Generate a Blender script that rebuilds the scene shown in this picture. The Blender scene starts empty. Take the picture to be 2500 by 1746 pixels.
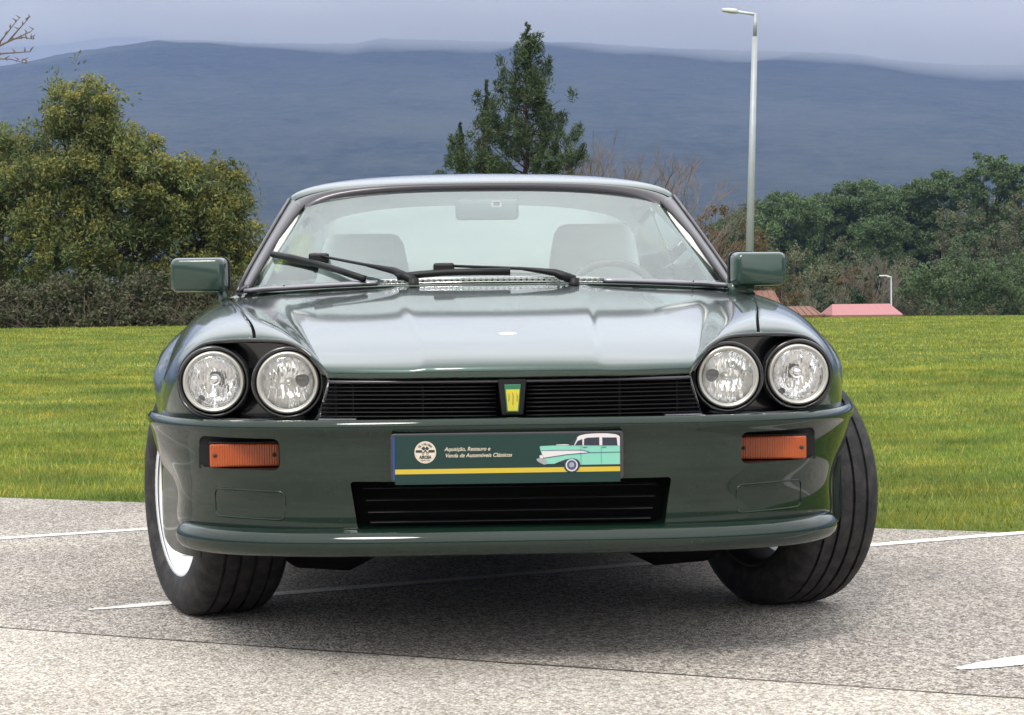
import bpy, math, random
import numpy as np
from mathutils import Matrix, Vector
R = math.radians
SC = bpy.context.scene
COL = SC.collection
rng = np.random.default_rng(7)
random.seed(7)

# ------------------------------------------------------------------ camera
CAM_H = 0.8853
cd = bpy.data.cameras.new('camera'); cam = bpy.data.objects.new('camera', cd); COL.objects.link(cam)
cd.sensor_width = 36.0; cd.lens = 69.93; cd.clip_start = 0.05; cd.clip_end = 20000
cam.matrix_world = Matrix.Translation((0, 0, CAM_H)) @ Matrix.Rotation(R(90) - 0.03954, 4, 'X') @ Matrix.Rotation(-0.01094, 4, 'Z')
SC.camera = cam
# ------------------------------------------------------------------ sky and light
SUN_EL, SUN_AZ = R(50), R(200)          # high, behind the camera, a little to its left
w = bpy.data.worlds.new('World'); SC.world = w; w.use_nodes = True
nt = w.node_tree; nt.nodes.clear()
def N(t, tree=None, **k):
    n = (tree or nt).nodes.new(t)
    for a, b in k.items(): setattr(n, a, b)
    return n
def L(a, b, tree=None): (tree or nt).links.new(a, b)
def ramp(tree, fac, stops, interp='LINEAR'):
    r = tree.nodes.new('ShaderNodeValToRGB'); r.color_ramp.interpolation = interp
    e = r.color_ramp.elements
    while len(e) < len(stops): e.new(0.5)
    for i, (p, c) in enumerate(stops):
        e[i].position = p; e[i].color = (*c, 1) if len(c) == 3 else c
    tree.links.new(fac, r.inputs[0]); return r.outputs[0]
sky = N('ShaderNodeTexSky', sky_type='NISHITA', sun_disc=False, sun_elevation=SUN_EL, sun_rotation=SUN_AZ, altitude=100, air_density=1.2, dust_density=3.0)
bg_sky = N('ShaderNodeBackground'); bg_sky.inputs[1].default_value = 0.10
L(sky.outputs[0], bg_sky.inputs[0])
tc = N('ShaderNodeTexCoord'); sep = N('ShaderNodeSeparateXYZ'); L(tc.outputs['Generated'], sep.inputs[0])
# overcast layer: a grey cloud deck, thicker and darker towards the horizon, thinner overhead
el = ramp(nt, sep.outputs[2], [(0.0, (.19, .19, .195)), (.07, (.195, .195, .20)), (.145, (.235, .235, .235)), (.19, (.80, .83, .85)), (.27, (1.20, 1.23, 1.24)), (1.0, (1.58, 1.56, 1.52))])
mp = N('ShaderNodeMapping'); mp.inputs['Scale'].default_value = (1.0, 1.0, 5.0); L(tc.outputs['Generated'], mp.inputs[0])
cn = N('ShaderNodeTexNoise'); cn.inputs['Scale'].default_value = 2.6; cn.inputs['Detail'].default_value = 7; cn.inputs['Roughness'].default_value = .55
L(mp.outputs[0], cn.inputs['Vector'])
cr = ramp(nt, cn.outputs[0], [(.30, (.80, .80, .84)), (.55, (1.0, 1.0, 1.0)), (.75, (1.16, 1.15, 1.12))])
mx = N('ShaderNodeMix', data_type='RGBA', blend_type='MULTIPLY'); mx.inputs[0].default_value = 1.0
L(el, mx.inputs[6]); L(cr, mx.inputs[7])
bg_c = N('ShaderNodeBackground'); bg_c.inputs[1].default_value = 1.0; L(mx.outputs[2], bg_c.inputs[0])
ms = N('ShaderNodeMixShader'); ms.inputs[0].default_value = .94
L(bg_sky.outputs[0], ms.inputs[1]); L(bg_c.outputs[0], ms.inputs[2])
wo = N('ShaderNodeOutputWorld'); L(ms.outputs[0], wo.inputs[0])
sd = bpy.data.lights.new('sun', 'SUN'); sd.energy = 1.5; sd.angle = R(16); sd.color = (1, .95, .88)
sun = bpy.data.objects.new('sun', sd); COL.objects.link(sun)
sdir = Vector((math.sin(SUN_AZ) * math.cos(SUN_EL), math.cos(SUN_AZ) * math.cos(SUN_EL), math.sin(SUN_EL)))
sun.rotation_euler = sdir.to_track_quat('Z', 'Y').to_euler(); sun.location = (0, -20, 40)
SC.view_settings.view_transform = 'Standard'; SC.view_settings.look = 'None'
SC.view_settings.exposure = 0.62; SC.view_settings.gamma = 1.0
SC.cycles.max_bounces = 8; SC.cycles.transparent_max_bounces = 12; SC.cycles.volume_bounces = 1

# ------------------------------------------------------------------ helpers: materials
def mat(name, col, rough=.5, metal=0.0, coat=0.0, spec=.5, **k):
    m = bpy.data.materials.new(name); m.use_nodes = True
    b = m.node_tree.nodes['Principled BSDF']
    b.inputs['Base Color'].default_value = (*col, 1); b.inputs['Roughness'].default_value = rough
    b.inputs['Metallic'].default_value = metal; b.inputs['Coat Weight'].default_value = coat
    b.inputs['Coat Roughness'].default_value = k.get('coat_rough', .03); b.inputs['Specular IOR Level'].default_value = spec
    return m
def bsdf(m): return m.node_tree.nodes['Principled BSDF']
def noise(m, scale, detail=4, rough=.55, coord='Object', vscale=None):
    t = m.node_tree; c = t.nodes.new('ShaderNodeTexCoord') if coord != 'Position' else t.nodes.new('ShaderNodeNewGeometry')
    out = c.outputs[coord]
    if vscale:
        mp = t.nodes.new('ShaderNodeMapping'); mp.inputs['Scale'].default_value = vscale; t.links.new(out, mp.inputs[0]); out = mp.outputs[0]
    n = t.nodes.new('ShaderNodeTexNoise'); n.inputs['Scale'].default_value = scale; n.inputs['Detail'].default_value = detail; n.inputs['Roughness'].default_value = rough
    t.links.new(out, n.inputs['Vector']); return n.outputs[0]
def mixc(m, fac, a, b, mode='MIX'):
    t = m.node_tree; x = t.nodes.new('ShaderNodeMix'); x.data_type = 'RGBA'; x.blend_type = mode
    for s, v in ((0, fac), (6, a), (7, b)):
        if isinstance(v, (int, float)): x.inputs[s].default_value = v
        elif isinstance(v, tuple): x.inputs[s].default_value = (*v, 1)
        else: t.links.new(v, x.inputs[s])
    return x.outputs[2]
def bump(m, h, strength=.3, dist=.01):
    t = m.node_tree; b = t.nodes.new('ShaderNodeBump'); b.inputs['Strength'].default_value = strength; b.inputs['Distance'].default_value = dist
    t.links.new(h, b.inputs['Height']); t.links.new(b.outputs[0], bsdf(m).inputs['Normal'])
def setc(m, sock, inp='Base Color'): m.node_tree.links.new(sock, bsdf(m).inputs[inp])

def leafmat(name, cols, trans=.25, rough=.6, scale=.35):
    """foliage: a different shade for every leaf, drifting from bough to bough"""
    m = mat(name, cols[0], rough, spec=.25); t = m.node_tree
    g = t.nodes.new('ShaderNodeNewGeometry')
    n = len(cols)
    c = ramp(t, g.outputs['Random Per Island'], [(i / max(1, n - 1), cols[i]) for i in range(n)])
    v = noise(m, scale, 3, coord='Position')
    v = ramp(t, v, [(.3, (.72, .72, .72)), (.7, (1.25, 1.25, 1.25))])
    c = mixc(m, 1.0, c, v, 'MULTIPLY'); setc(m, c)
    tr = t.nodes.new('ShaderNodeBsdfTranslucent'); t.links.new(c, tr.inputs[0])
    mx = t.nodes.new('ShaderNodeMixShader'); mx.inputs[0].default_value = trans
    o = t.nodes['Material Output']; t.links.new(bsdf(m).outputs[0], mx.inputs[1]); t.links.new(tr.outputs[0], mx.inputs[2]); t.links.new(mx.outputs[0], o.inputs[0])
    return m

M = {}
M['paint'] = mat('green_metallic_paint', (.030, .062, .048), .34, .80, 1.0, coat_rough=.05); bsdf(M['paint']).inputs['Coat IOR'].default_value = 1.6
fl = noise(M['paint'], 900, 2); setc(M['paint'], mixc(M['paint'], ramp(M['paint'].node_tree, fl, [(.4, (0, 0, 0)), (.65, (1, 1, 1))]), (.022, .047, .038), (.042, .078, .064)))
M['bump_paint'] = mat('green_bumper_paint', (.008, .019, .013), .5, 0, 1.0, spec=0.0, coat_rough=.05)
d = noise(M['bump_paint'], 60, 5); setc(M['bump_paint'], mixc(M['bump_paint'], ramp(M['bump_paint'].node_tree, d, [(.58, (0, 0, 0)), (.8, (.5, .5, .5))]), (.006, .017, .011), (.022, .032, .024)))
M['mirror_paint'] = mat('green_mirror_paint', (.016, .042, .030), .4, 0, 1.0, spec=.2, coat_rough=.02)
M['mirror_back'] = mat('mirror_back_plastic', (.20, .225, .235), .5)
M['black_gloss'] = mat('black_gloss', (.008, .008, .009), .18, 0, .6)
M['black_satin'] = mat('black_satin', (.007, .007, .008), .45, spec=.3)
M['black_matt'] = mat('black_matt', (.006, .006, .006), .85, spec=.1)
M['trim'] = mat('dark_window_trim', (.055, .05, .058), .30, .45, .3)
M['strip'] = mat('grey_screen_strip', (.30, .29, .32), .3, .8)
M['chrome'] = mat('chrome', (.72, .72, .72), .08, 1.0)
M['reflector'] = mat('lamp_reflector', (.93, .93, .93), .10, 1.0)
bump(M['reflector'], noise(M['reflector'], 75, 2, .5, 'Object', (1, .2, .35)), .55, .006)
M['lamp_ring'] = mat('lamp_ring', (.52, .51, .47), .38, .8)
M['cream'] = mat('cream_leather', (.64, .67, .64), .5)
bump(M['cream'], noise(M['cream'], 90, 4), .25, .002)
M['headliner'] = mat('headliner_cloth', (.66, .66, .62), .9)
M['dash'] = mat('dash_top', (.55, .58, .56), .55)
M['wood'] = mat('steering_leather', (.16, .14, .13), .45)
M['rubber'] = mat('tyre_rubber', (.022, .022, .023), .68, spec=.35)
dn = noise(M['rubber'], 30, 5); setc(M['rubber'], mixc(M['rubber'], ramp(M['rubber'].node_tree, dn, [(.42, (0, 0, 0)), (.75, (1, 1, 1))]), (.016, .016, .017), (.055, .050, .046)))
t = M['rubber'].node_tree; c = t.nodes.new('ShaderNodeTexCoord'); sx_ = t.nodes.new('ShaderNodeSeparateXYZ'); t.links.new(c.outputs['Object'], sx_.inputs[0])
def mth(op, a, b=None):
    n_ = t.nodes.new('ShaderNodeMath'); n_.operation = op
    for i_, v_ in enumerate((a, b)):
        if v_ is None: continue
        if isinstance(v_, (int, float)): n_.inputs[i_].default_value = v_
        else: t.links.new(v_, n_.inputs[i_])
    return n_.outputs[0]
ang = mth('ARCTAN2', sx_.outputs[1], sx_.outputs[2]); skew = mth('MULTIPLY', sx_.outputs[0], 5.0)
wv_ = mth('SINE', mth('MULTIPLY', mth('ADD', ang, skew), 76.0)); slot = mth('GREATER_THAN', wv_, .80)
rib = mth('MULTIPLY', mth('GREATER_THAN', mth('ABSOLUTE', sx_.outputs[0]), .066), mth('LESS_THAN', mth('ABSOLUTE', sx_.outputs[0]), .106))
hgt = mth('SUBTRACT', mth('MULTIPLY', noise(M['rubber'], 120, 3), .35), mth('MULTIPLY', slot, rib)); bump(M['rubber'], hgt, .6, .004)
M['rim'] = mat('white_wheel_enamel', (.82, .84, .88), .25, .1, .6)
M['brake'] = mat('brake_iron', (.045, .042, .04), .6, .5)
M['amber'] = mat('amber_lens', (.36, .060, .005), .25, 0, .35)
bsdf(M['amber']).inputs['Subsurface Weight'].default_value = .15
t = M['amber'].node_tree; c = t.nodes.new('ShaderNodeTexCoord'); wv = t.nodes.new('ShaderNodeTexWave'); wv.inputs['Scale'].default_value = 55; wv.wave_profile = 'SIN'
t.links.new(c.outputs['Object'], wv.inputs['Vector']); bump(M['amber'], wv.outputs[0], .5, .003)
M['plate_green'] = mat('plate_green', (.012, .036, .031), .5, spec=.25)
M['plate_yellow'] = mat('plate_yellow', (.50, .37, .04), .5, spec=.25)
M['plate_cream'] = mat('plate_cream', (.60, .53, .43), .5, spec=.25)
M['plate_dark'] = mat('plate_ink', (.02, .03, .03), .5)
M['plate_blue'] = mat('plate_blue', (.008, .05, .24), .4)
M['mint'] = mat('print_mint', (.19, .48, .37), .5, spec=.25)
M['print_white'] = mat('print_white', (.58, .55, .55), .5, spec=.25)
M['print_dark'] = mat('print_dark', (.02, .025, .04), .4)
M['print_silver'] = mat('print_silver', (.28, .28, .31), .4)
M['print_navy'] = mat('print_navy', (.06, .07, .16), .4)
M['badge_green'] = mat('badge_green', (.012, .13, .06), .3, 0, .4)
M['badge_yellow'] = mat('badge_yellow', (.52, .45, .03), .3, 0, .4)
M['badge_dark'] = mat('badge_dark', (.10, .09, .05), .4)
M['emblem'] = mat('emblem_enamel', (.80, .82, .74), .3, 0, .5)
M['alu'] = mat('frosted_aluminium', (.42, .42, .47), .35, .8)

def glass(name, tint, ior, rough=0.0, bumpsock=None):
    m = bpy.data.materials.new(name); m.use_nodes = True; t = m.node_tree; t.nodes.clear()
    o = t.nodes.new('ShaderNodeOutputMaterial'); tr = t.nodes.new('ShaderNodeBsdfTransparent'); tr.inputs[0].default_value = (*tint, 1)
    gl = t.nodes.new('ShaderNodeBsdfGlossy'); gl.inputs['Roughness'].default_value = rough; gl.inputs[0].default_value = (.93, 1.0, 1.0, 1) if name.startswith('wind') else (1, 1, 1, 1)
    fr = t.nodes.new('ShaderNodeFresnel'); fr.inputs[0].default_value = ior
    mx = t.nodes.new('ShaderNodeMixShader'); t.links.new(fr.outputs[0], mx.inputs[0]); t.links.new(tr.outputs[0], mx.inputs[1]); t.links.new(gl.outputs[0], mx.inputs[2]); t.links.new(mx.outputs[0], o.inputs[0])
    if bumpsock:
        c = t.nodes.new('ShaderNodeTexCoord'); wv = t.nodes.new('ShaderNodeTexWave'); wv.inputs['Scale'].default_value = bumpsock; wv.inputs['Distortion'].default_value = .6
        t.links.new(c.outputs['Object'], wv.inputs['Vector']); b = t.nodes.new('ShaderNodeBump'); b.inputs['Strength'].default_value = .35; b.inputs['Distance'].default_value = .004
        t.links.new(wv.outputs[0], b.inputs['Height']); t.links.new(b.outputs[0], gl.inputs['Normal']); t.links.new(b.outputs[0], fr.inputs['Normal'])
    return m
def frost(m, k):
    t = m.node_tree; o = [n for n in t.nodes if n.type == 'OUTPUT_MATERIAL'][0]; s = o.inputs[0].links[0].from_socket
    d1 = t.nodes.new('ShaderNodeBsdfDiffuse'); d1.inputs[0].default_value = (.84, .84, .83, 1); mx = t.nodes.new('ShaderNodeMixShader'); mx.inputs[0].default_value = k
    t.links.new(s, mx.inputs[1]); t.links.new(d1.outputs[0], mx.inputs[2]); t.links.new(mx.outputs[0], o.inputs[0]); return m
M['screen'] = glass('windscreen_glass', (.82, .93, .92), 2.25)
M['window'] = glass('window_glass', (.80, .88, .87), 1.6)
M['lens'] = frost(glass('lamp_glass', (.92, .92, .88), 1.5, .05, 70), .06)
M['lens_clear'] = frost(glass('lamp_glass_clear', (.97, .97, .965), 1.5, .02), .08)

# ------------------------------------------------------------------ helpers: objects
def obj(name, verts, faces, m, parent=None, smooth=True, mats=None, midx=None):
    me = bpy.data.meshes.new(name)
    verts = np.asarray(verts, dtype=np.float32).reshape(-1, 3)
    if isinstance(faces, np.ndarray):
        k = faces.shape[1]; me.vertices.add(len(verts)); me.vertices.foreach_set('co', verts.ravel())
        me.loops.add(faces.size); me.loops.foreach_set('vertex_index', faces.ravel().astype(np.int32))
        me.polygons.add(len(faces)); me.polygons.foreach_set('loop_start', np.arange(0, faces.size, k, dtype=np.int32)); me.polygons.foreach_set('loop_total', np.full(len(faces), k, dtype=np.int32))
        me.update(calc_edges=True)
    else:
        me.from_pydata(verts.tolist(), [], faces); me.update()
    for mm in (mats or [m]): me.materials.append(mm)
    if midx is not None: me.polygons.foreach_set('material_index', np.asarray(midx, dtype=np.int32))
    if smooth: me.polygons.foreach_set('use_smooth', np.ones(len(me.polygons), dtype=bool))
    o = bpy.data.objects.new(name, me); COL.objects.link(o)
    if parent: o.parent = parent
    return o
def sharp(o, deg=35):
    import bmesh
    bm = bmesh.new(); bm.from_mesh(o.data)
    for e in bm.edges:
        if len(e.link_faces) == 2 and e.calc_face_angle(0) > R(deg): e.smooth = False
    bm.to_mesh(o.data); bm.free(); return o
def solid(o, th, off=-1):
    md = o.modifiers.new('thickness', 'SOLIDIFY'); md.thickness = th; md.offset = off; return o
def bevel(o, wd, seg=2):
    md = o.modifiers.new('bevel', 'BEVEL'); md.width = wd; md.segments = seg; md.limit_method = 'ANGLE'; md.angle_limit = R(35); return o
def empty(name, loc=(0, 0, 0), rz=0):
    o = bpy.data.objects.new(name, None); o.empty_display_size = .2; COL.objects.link(o); o.location = loc; o.rotation_euler = (0, 0, rz); return o
def tag(o, label=None, cat=None, group=None, kind=None):
    for k, v in (('label', label), ('category', cat), ('group', group), ('kind', kind)):
        if v: o[k] = v
    return o
class MB:
    def __init__(s): s.v = []; s.f = []
    def add(s, v, f):
        b = len(s.v); s.v += [tuple(p) for p in v]; s.f += [tuple(i + b for i in q) for q in f]; return s
    def box(s, c, d, rot=None):
        x, y, z = [k / 2 for k in d]
        P = [Vector(p) for p in ((-x, -y, -z), (x, -y, -z), (x, y, -z), (-x, y, -z), (-x, -y, z), (x, -y, z), (x, y, z), (-x, y, z))]
        if rot is not None: P = [rot @ p for p in P]
        return s.add([p + Vector(c) for p in P], [(3, 2, 1, 0), (4, 5, 6, 7), (0, 1, 5, 4), (1, 2, 6, 5), (2, 3, 7, 6), (3, 0, 4, 7)])
    def tube(s, path, rad, n=8, cap=True, ry=None):
        """round (or, with ry, oval: rad sideways, ry upwards) tube along a path"""
        P = [Vector(p) for p in path]; k = len(P)
        rad = [rad] * k if isinstance(rad, (int, float)) else rad
        ry = rad if ry is None else ([ry] * k if isinstance(ry, (int, float)) else ry)
        vs = []
        for i, p in enumerate(P):
            tn = (P[min(i + 1, k - 1)] - P[max(i - 1, 0)]).normalized()
            up = Vector((0, 0, 1)) if abs(tn.z) < .95 else Vector((1, 0, 0))
            sd_ = tn.cross(up).normalized(); up = sd_.cross(tn).normalized()
            for j in range(n):
                a = 2 * math.pi * j / n; vs.append(p + sd_ * (math.cos(a) * rad[i]) + up * (math.sin(a) * ry[i]))
        fs = [(i * n + j, i * n + (j + 1) % n, (i + 1) * n + (j + 1) % n, (i + 1) * n + j) for i in range(k - 1) for j in range(n)]
        if cap: fs += [tuple(range(n - 1, -1, -1)), tuple((k - 1) * n + j for j in range(n))]
        return s.add(vs, fs)
    def prism(s, poly, y0, y1, ax='Y'):
        n = len(poly)
        if ax == 'Y': a = [(p[0], y0, p[1]) for p in poly]; b = [(p[0], y1, p[1]) for p in poly]
        elif ax == 'X': a = [(y0, p[0], p[1]) for p in poly]; b = [(y1, p[0], p[1]) for p in poly]
        else: a = [(p[0], p[1], y0) for p in poly]; b = [(p[0], p[1], y1) for p in poly]
        return s.add(a + b, [tuple(range(n)), tuple(range(2 * n - 1, n - 1, -1))] + [(i, i + n, (i + 1) % n + n, (i + 1) % n) for i in range(n)])
    def obj(s, name, m, parent=None, smooth=False): return obj(name, s.v, s.f, m, parent, smooth)
def lathe(prof, n=48, closed=False):
    """profile (radius, x) spun about the X axis"""
    vs = []; k = len(prof)
    for j in range(n):
        a = 2 * math.pi * j / n
        for r, x in prof: vs.append((x, r * math.cos(a), r * math.sin(a)))
    fs = []
    for j in range(n):
        q = (j + 1) % n
        for i in range(k - 1 if not closed else k):
            e = (i + 1) % k; fs.append((j * k + i, j * k + e, q * k + e, q * k + i))
    return vs, fs
def lathe_y(prof, c, n=40):
    """profile (radius, y) spun about a fore-and-aft axis through c"""
    v, f = lathe(prof, n); return [(c[0] + p[1], c[1] + p[0], c[2] + p[2]) for p in v], f
def circ(cx, cz, r, n=40, a0=0, a1=360): return [(cx + r * math.cos(R(a0 + (a1 - a0) * i / n)), cz + r * math.sin(R(a0 + (a1 - a0) * i / n))) for i in range(n + (0 if a1 - a0 == 360 else 1))]
def rrect(x0, x1, z0, z1, r, n=5):
    o = []
    for cx, cz, a in ((x1 - r, z1 - r, 0), (x0 + r, z1 - r, 90), (x0 + r, z0 + r, 180), (x1 - r, z0 + r, 270)):
        o += [(cx + r * math.cos(R(a + 90 * i / n)), cz + r * math.sin(R(a + 90 * i / n))) for i in range(n + 1)]
    return o
def basis(n, m):
    """clamped uniform cubic B-spline: m samples over n control points"""
    kn = np.concatenate([np.zeros(3), np.linspace(0, 1, n - 2), np.ones(3)])
    u = np.clip(np.linspace(0, 1, m), 0, 1 - 1e-9)
    B = [((u >= kn[i]) & (u < kn[i + 1])).astype(float) for i in range(n + 3)]
    for p in range(1, 4):
        nb = []
        for i in range(n + 3 - p):
            a = kn[i + p] - kn[i]; b = kn[i + p + 1] - kn[i + 1]
            nb.append((0 if a == 0 else (u - kn[i]) / a * B[i]) + (0 if b == 0 else (kn[i + p + 1] - u) / b * B[i + 1]))
        B = nb
    return np.array(B[:n]).T
def patch(net, nu, nv):
    net = np.array(net, dtype=float); A = basis(net.shape[0], nu); B = basis(net.shape[1], nv)
    return np.einsum('ur,rck,vc->uvk', A, net, B)
def gridfaces(nu, nv, flip=False):
    i, j = np.meshgrid(np.arange(nu - 1), np.arange(nv - 1), indexing='ij'); a = (i * nv + j).ravel()
    f = np.stack([a, a + 1, a + nv + 1, a + nv], 1)
    return f[:, ::-1].copy() if flip else f
def curve(pts, m): return np.einsum('ur,rk->uk', basis(len(pts), m), np.array(pts, float))
def grid_hole(P, sdf, axes, free):
    """cut an opening out of a grid patch: drop the faces inside, slide the rim onto the outline, return faces and rim edges"""
    nu, nv = P.shape[:2]
    S = sdf(P); ax0, ax1 = axes
    dead = np.zeros((nu - 1, nv - 1), bool)
    Cn = (P[:-1, :-1] + P[1:, :-1] + P[1:, 1:] + P[:-1, 1:]) / 4
    dead = sdf(Cn) < 0
    rim = {}
    h = 1e-4
    dU = np.gradient(P, axis=0); dV = np.gradient(P, axis=1)
    alive_cnt = np.zeros((nu, nv), int); dead_cnt = np.zeros((nu, nv), int)
    for di in (0, 1):
        for dj in (0, 1):
            dead_cnt[di:nu - 1 + di, dj:nv - 1 + dj] += dead; alive_cnt[di:nu - 1 + di, dj:nv - 1 + dj] += ~dead
    for i, j in zip(*np.where((dead_cnt > 0) & (alive_cnt > 0))):
        p = P[i, j].copy()
        for _ in range(3):
            s = float(sdf(p[None, None])[0, 0]); g = np.zeros(2)
            for k, a in enumerate(axes):
                q = p.copy(); q[a] += h; g[k] = (float(sdf(q[None, None])[0, 0]) - s) / h
            g /= max(1e-9, (g @ g))
            dl = -s * g
            A = np.array([[dU[i, j][axes[0]], dV[i, j][axes[0]]], [dU[i, j][axes[1]], dV[i, j][axes[1]]]])
            try: ab = np.linalg.solve(A, dl)
            except np.linalg.LinAlgError: break
            p = p + ab[0] * dU[i, j] + ab[1] * dV[i, j]
        P[i, j] = p
    fa = gridfaces(nu, nv).reshape(nu - 1, nv - 1, 4)
    edges = []
    for i, j in zip(*np.where(dead)):
        for (ni, nj, a, b) in ((i, j - 1, (i, j), (i + 1, j)), (i, j + 1, (i + 1, j + 1), (i, j + 1)), (i - 1, j, (i, j + 1), (i, j)), (i + 1, j, (i + 1, j), (i + 1, j + 1))):
            if 0 <= ni < nu - 1 and 0 <= nj < nv - 1 and not dead[ni, nj]: edges.append((a[0] * nv + a[1], b[0] * nv + b[1]))
    return dead, edges
def text_mesh(name, s, size, loc, m, parent, shear=0.0, align='LEFT', rot=0.0, bold=0.0, sx=1.0):
    """letters standing in the XZ plane, facing -Y"""
    cu = bpy.data.curves.new(name, 'FONT'); cu.body = s; cu.size = size; cu.shear = shear; cu.align_x = align; cu.offset = bold; cu.extrude = .0002
    to = bpy.data.objects.new(name, cu); COL.objects.link(to)
    dg = bpy.context.evaluated_depsgraph_get(); me = bpy.data.meshes.new_from_object(to.evaluated_get(dg))
    bpy.data.objects.remove(to); me.name = name
    T = Matrix.Translation(loc) @ Matrix.Rotation(R(90), 4, 'X') @ Matrix.Rotation(rot, 4, 'Z') @ Matrix.Diagonal((sx, 1, 1, 1))
    me.transform(T); me.materials.clear(); me.materials.append(m)
    o = bpy.data.objects.new(name, me); COL.objects.link(o); o.parent = parent; return o

# ================================================================== THE SETTING
def npnoise(x, y, seed=0, octaves=4, base=1.0):
    """smooth value noise from a few rotated sine sums"""
    r = np.random.default_rng(seed); o = np.zeros_like(x, dtype=float); a = 1.0; tot = 0
    for k in range(octaves):
        for _ in range(4):
            an = r.uniform(0, 2 * math.pi); ph = r.uniform(0, 6.28); fr = base * 2 ** k * r.uniform(.7, 1.3)
            o += a * np.sin((x * math.cos(an) + y * math.sin(an)) * fr + ph) / 4
        tot += a; a *= .5
    return o / tot
# ---- ground: one sheet, lawn level with the car park, falling away behind its crest to the valley
GRASS_G = mat('turf_soil', (.07, .10, .022), .95, spec=.1)
gn1 = noise(GRASS_G, .35, 4, coord='Position', vscale=(1, 2.2, 1)); gn2 = noise(GRASS_G, 14, 4, coord='Position')
gc = mixc(GRASS_G, ramp(GRASS_G.node_tree, gn1, [(.38, (0, 0, 0)), (.62, (1, 1, 1))]), (.075, .135, .020), (.150, .185, .034))
setc(GRASS_G, mixc(GRASS_G, gn2, gc, (.05, .075, .016))); bump(GRASS_G, gn2, .8, .03)
def gz(x, y):
    s = np.clip((y - 40.5) / 70, 0, 1); return -.006 - 8.0 * s * s * (3 - 2 * s)
gx = np.concatenate([np.linspace(-6500, -120, 14), np.linspace(-80, 80, 33), np.linspace(120, 6500, 14)])
gy = np.concatenate([np.linspace(-300, -20, 6), np.linspace(0, 38, 12), np.linspace(39, 120, 60), np.linspace(140, 400, 10), np.array([700, 1300, 2500, 5200.])])
XX, YY = np.meshgrid(gx, gy, indexing='ij'); ZZ = gz(XX, YY)
ground = tag(obj('ground', np.stack([XX, YY, ZZ], -1), gridfaces(len(gx), len(gy), True), GRASS_G), kind='structure')

# ---- asphalt: exposed aggregate
def asphalt(name, dark, mid, light, scale, stain):
    m = mat(name, mid, .85, spec=.3); t = m.node_tree
    c = t.nodes.new('ShaderNodeTexCoord')
    v = t.nodes.new('ShaderNodeTexVoronoi'); v.inputs['Scale'].default_value = scale; v.inputs['Randomness'].default_value = 1
    t.links.new(c.outputs['Object'], v.inputs['Vector'])
    s = t.nodes.new('ShaderNodeSeparateColor'); t.links.new(v.outputs['Color'], s.inputs[0])
    col = ramp(t, s.outputs[0], [(0, dark), (.35, mid), (.72, light), (1, tuple(min(.92, k * 1.35) for k in light))])
    gap = ramp(t, v.outputs['Distance'], [(.25, (1, 1, 1)), (.62, stain)])
    col = mixc(m, 1.0, col, gap, 'MULTIPLY')
    v2 = t.nodes.new('ShaderNodeTexVoronoi'); v2.inputs['Scale'].default_value = scale * .43; t.links.new(c.outputs['Object'], v2.inputs['Vector'])
    s2 = t.nodes.new('ShaderNodeSeparateColor'); t.links.new(v2.outputs['Color'], s2.inputs[0])
    spk = ramp(t, s2.outputs[1], [(.86, (0, 0, 0)), (.90, (1, 1, 1))])
    col = mixc(m, mixc(m, 1.0, spk, (.5, .5, .5), 'MULTIPLY'), col, light)
    big = ramp(t, noise(m, 1.3, 5), [(.3, (.86, .86, .87)), (.7, (1.12, 1.11, 1.09))])
    col = mixc(m, 1.0, col, big, 'MULTIPLY')
    dirt = ramp(t, noise(m, .55, 6, .62), [(.36, (.80, .79, .78)), (.55, (1, 1, 1)), (.72, (1.06, 1.05, 1.03))]); col = mixc(m, 1.0, col, dirt, 'MULTIPLY')
    spot = ramp(t, noise(m, 5.5, 3, .5), [(.70, (1, 1, 1)), (.78, (.62, .61, .60))]); col = mixc(m, 1.0, col, spot, 'MULTIPLY')
    fine = ramp(t, noise(m, 340, 3), [(.3, (.75, .75, .75)), (.7, (1.25, 1.25, 1.25))])
    setc(m, mixc(m, 1.0, col, fine, 'MULTIPLY'))
    inv = t.nodes.new('ShaderNodeMath'); inv.operation = 'SUBTRACT'; inv.inputs[0].default_value = 1; t.links.new(v.outputs['Distance'], inv.inputs[1])
    bump(m, inv.outputs[0], .55, .006); return m
M['asph'] = asphalt('aged_asphalt', (.175, .162, .148), (.385, .355, .323), (.65, .605, .55), 165, (.52, .51, .50))
M['asph2'] = asphalt('pale_asphalt', (.30, .275, .245), (.56, .52, .47), (.70, .66, .605), 165, (.62, .60, .57))
EDGE = lambda x: 7.433 - .3866 * x            # lawn edge
SEAM = lambda x: 4.540 - .413 * x             # joint between the two surfacings
xs = np.linspace(-45, 45, 901); jit = npnoise(xs, xs * 0, 3, 5, 2.2)
def sheet(name, x, ytop, ybot, z, m):
    n = len(x); v = np.concatenate([np.stack([x, ytop, np.full(n, z)], 1), np.stack([x, ybot, np.full(n, z)], 1)])
    i = np.arange(n - 1); return obj(name, v, np.stack([i + n, i + n + 1, i + 1, i], 1), m, smooth=False)
car_park = tag(sheet('car_park', xs, EDGE(xs) + .045 * jit + .02 * npnoise(xs, xs * 0, 17, 3, 22.), np.full(len(xs), -60.), 0.0, M['asph']), kind='structure')
seam_y = SEAM(xs) + .018 * npnoise(xs, xs * 0, 9, 6, 5.)
drive = tag(sheet('driveway', xs, seam_y, np.full(len(xs), -59.), .0015, M['asph2']), kind='structure')
crk = mat('joint_tar', (.045, .038, .033), .9)
wd = .006 + .005 * np.clip(npnoise(xs, xs * 0, 12, 5, 9.) + .3, 0, 1)
joint = tag(sheet('surfacing_joint', xs, seam_y + wd, seam_y - .003, .0025, crk), kind='structure')
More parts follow.
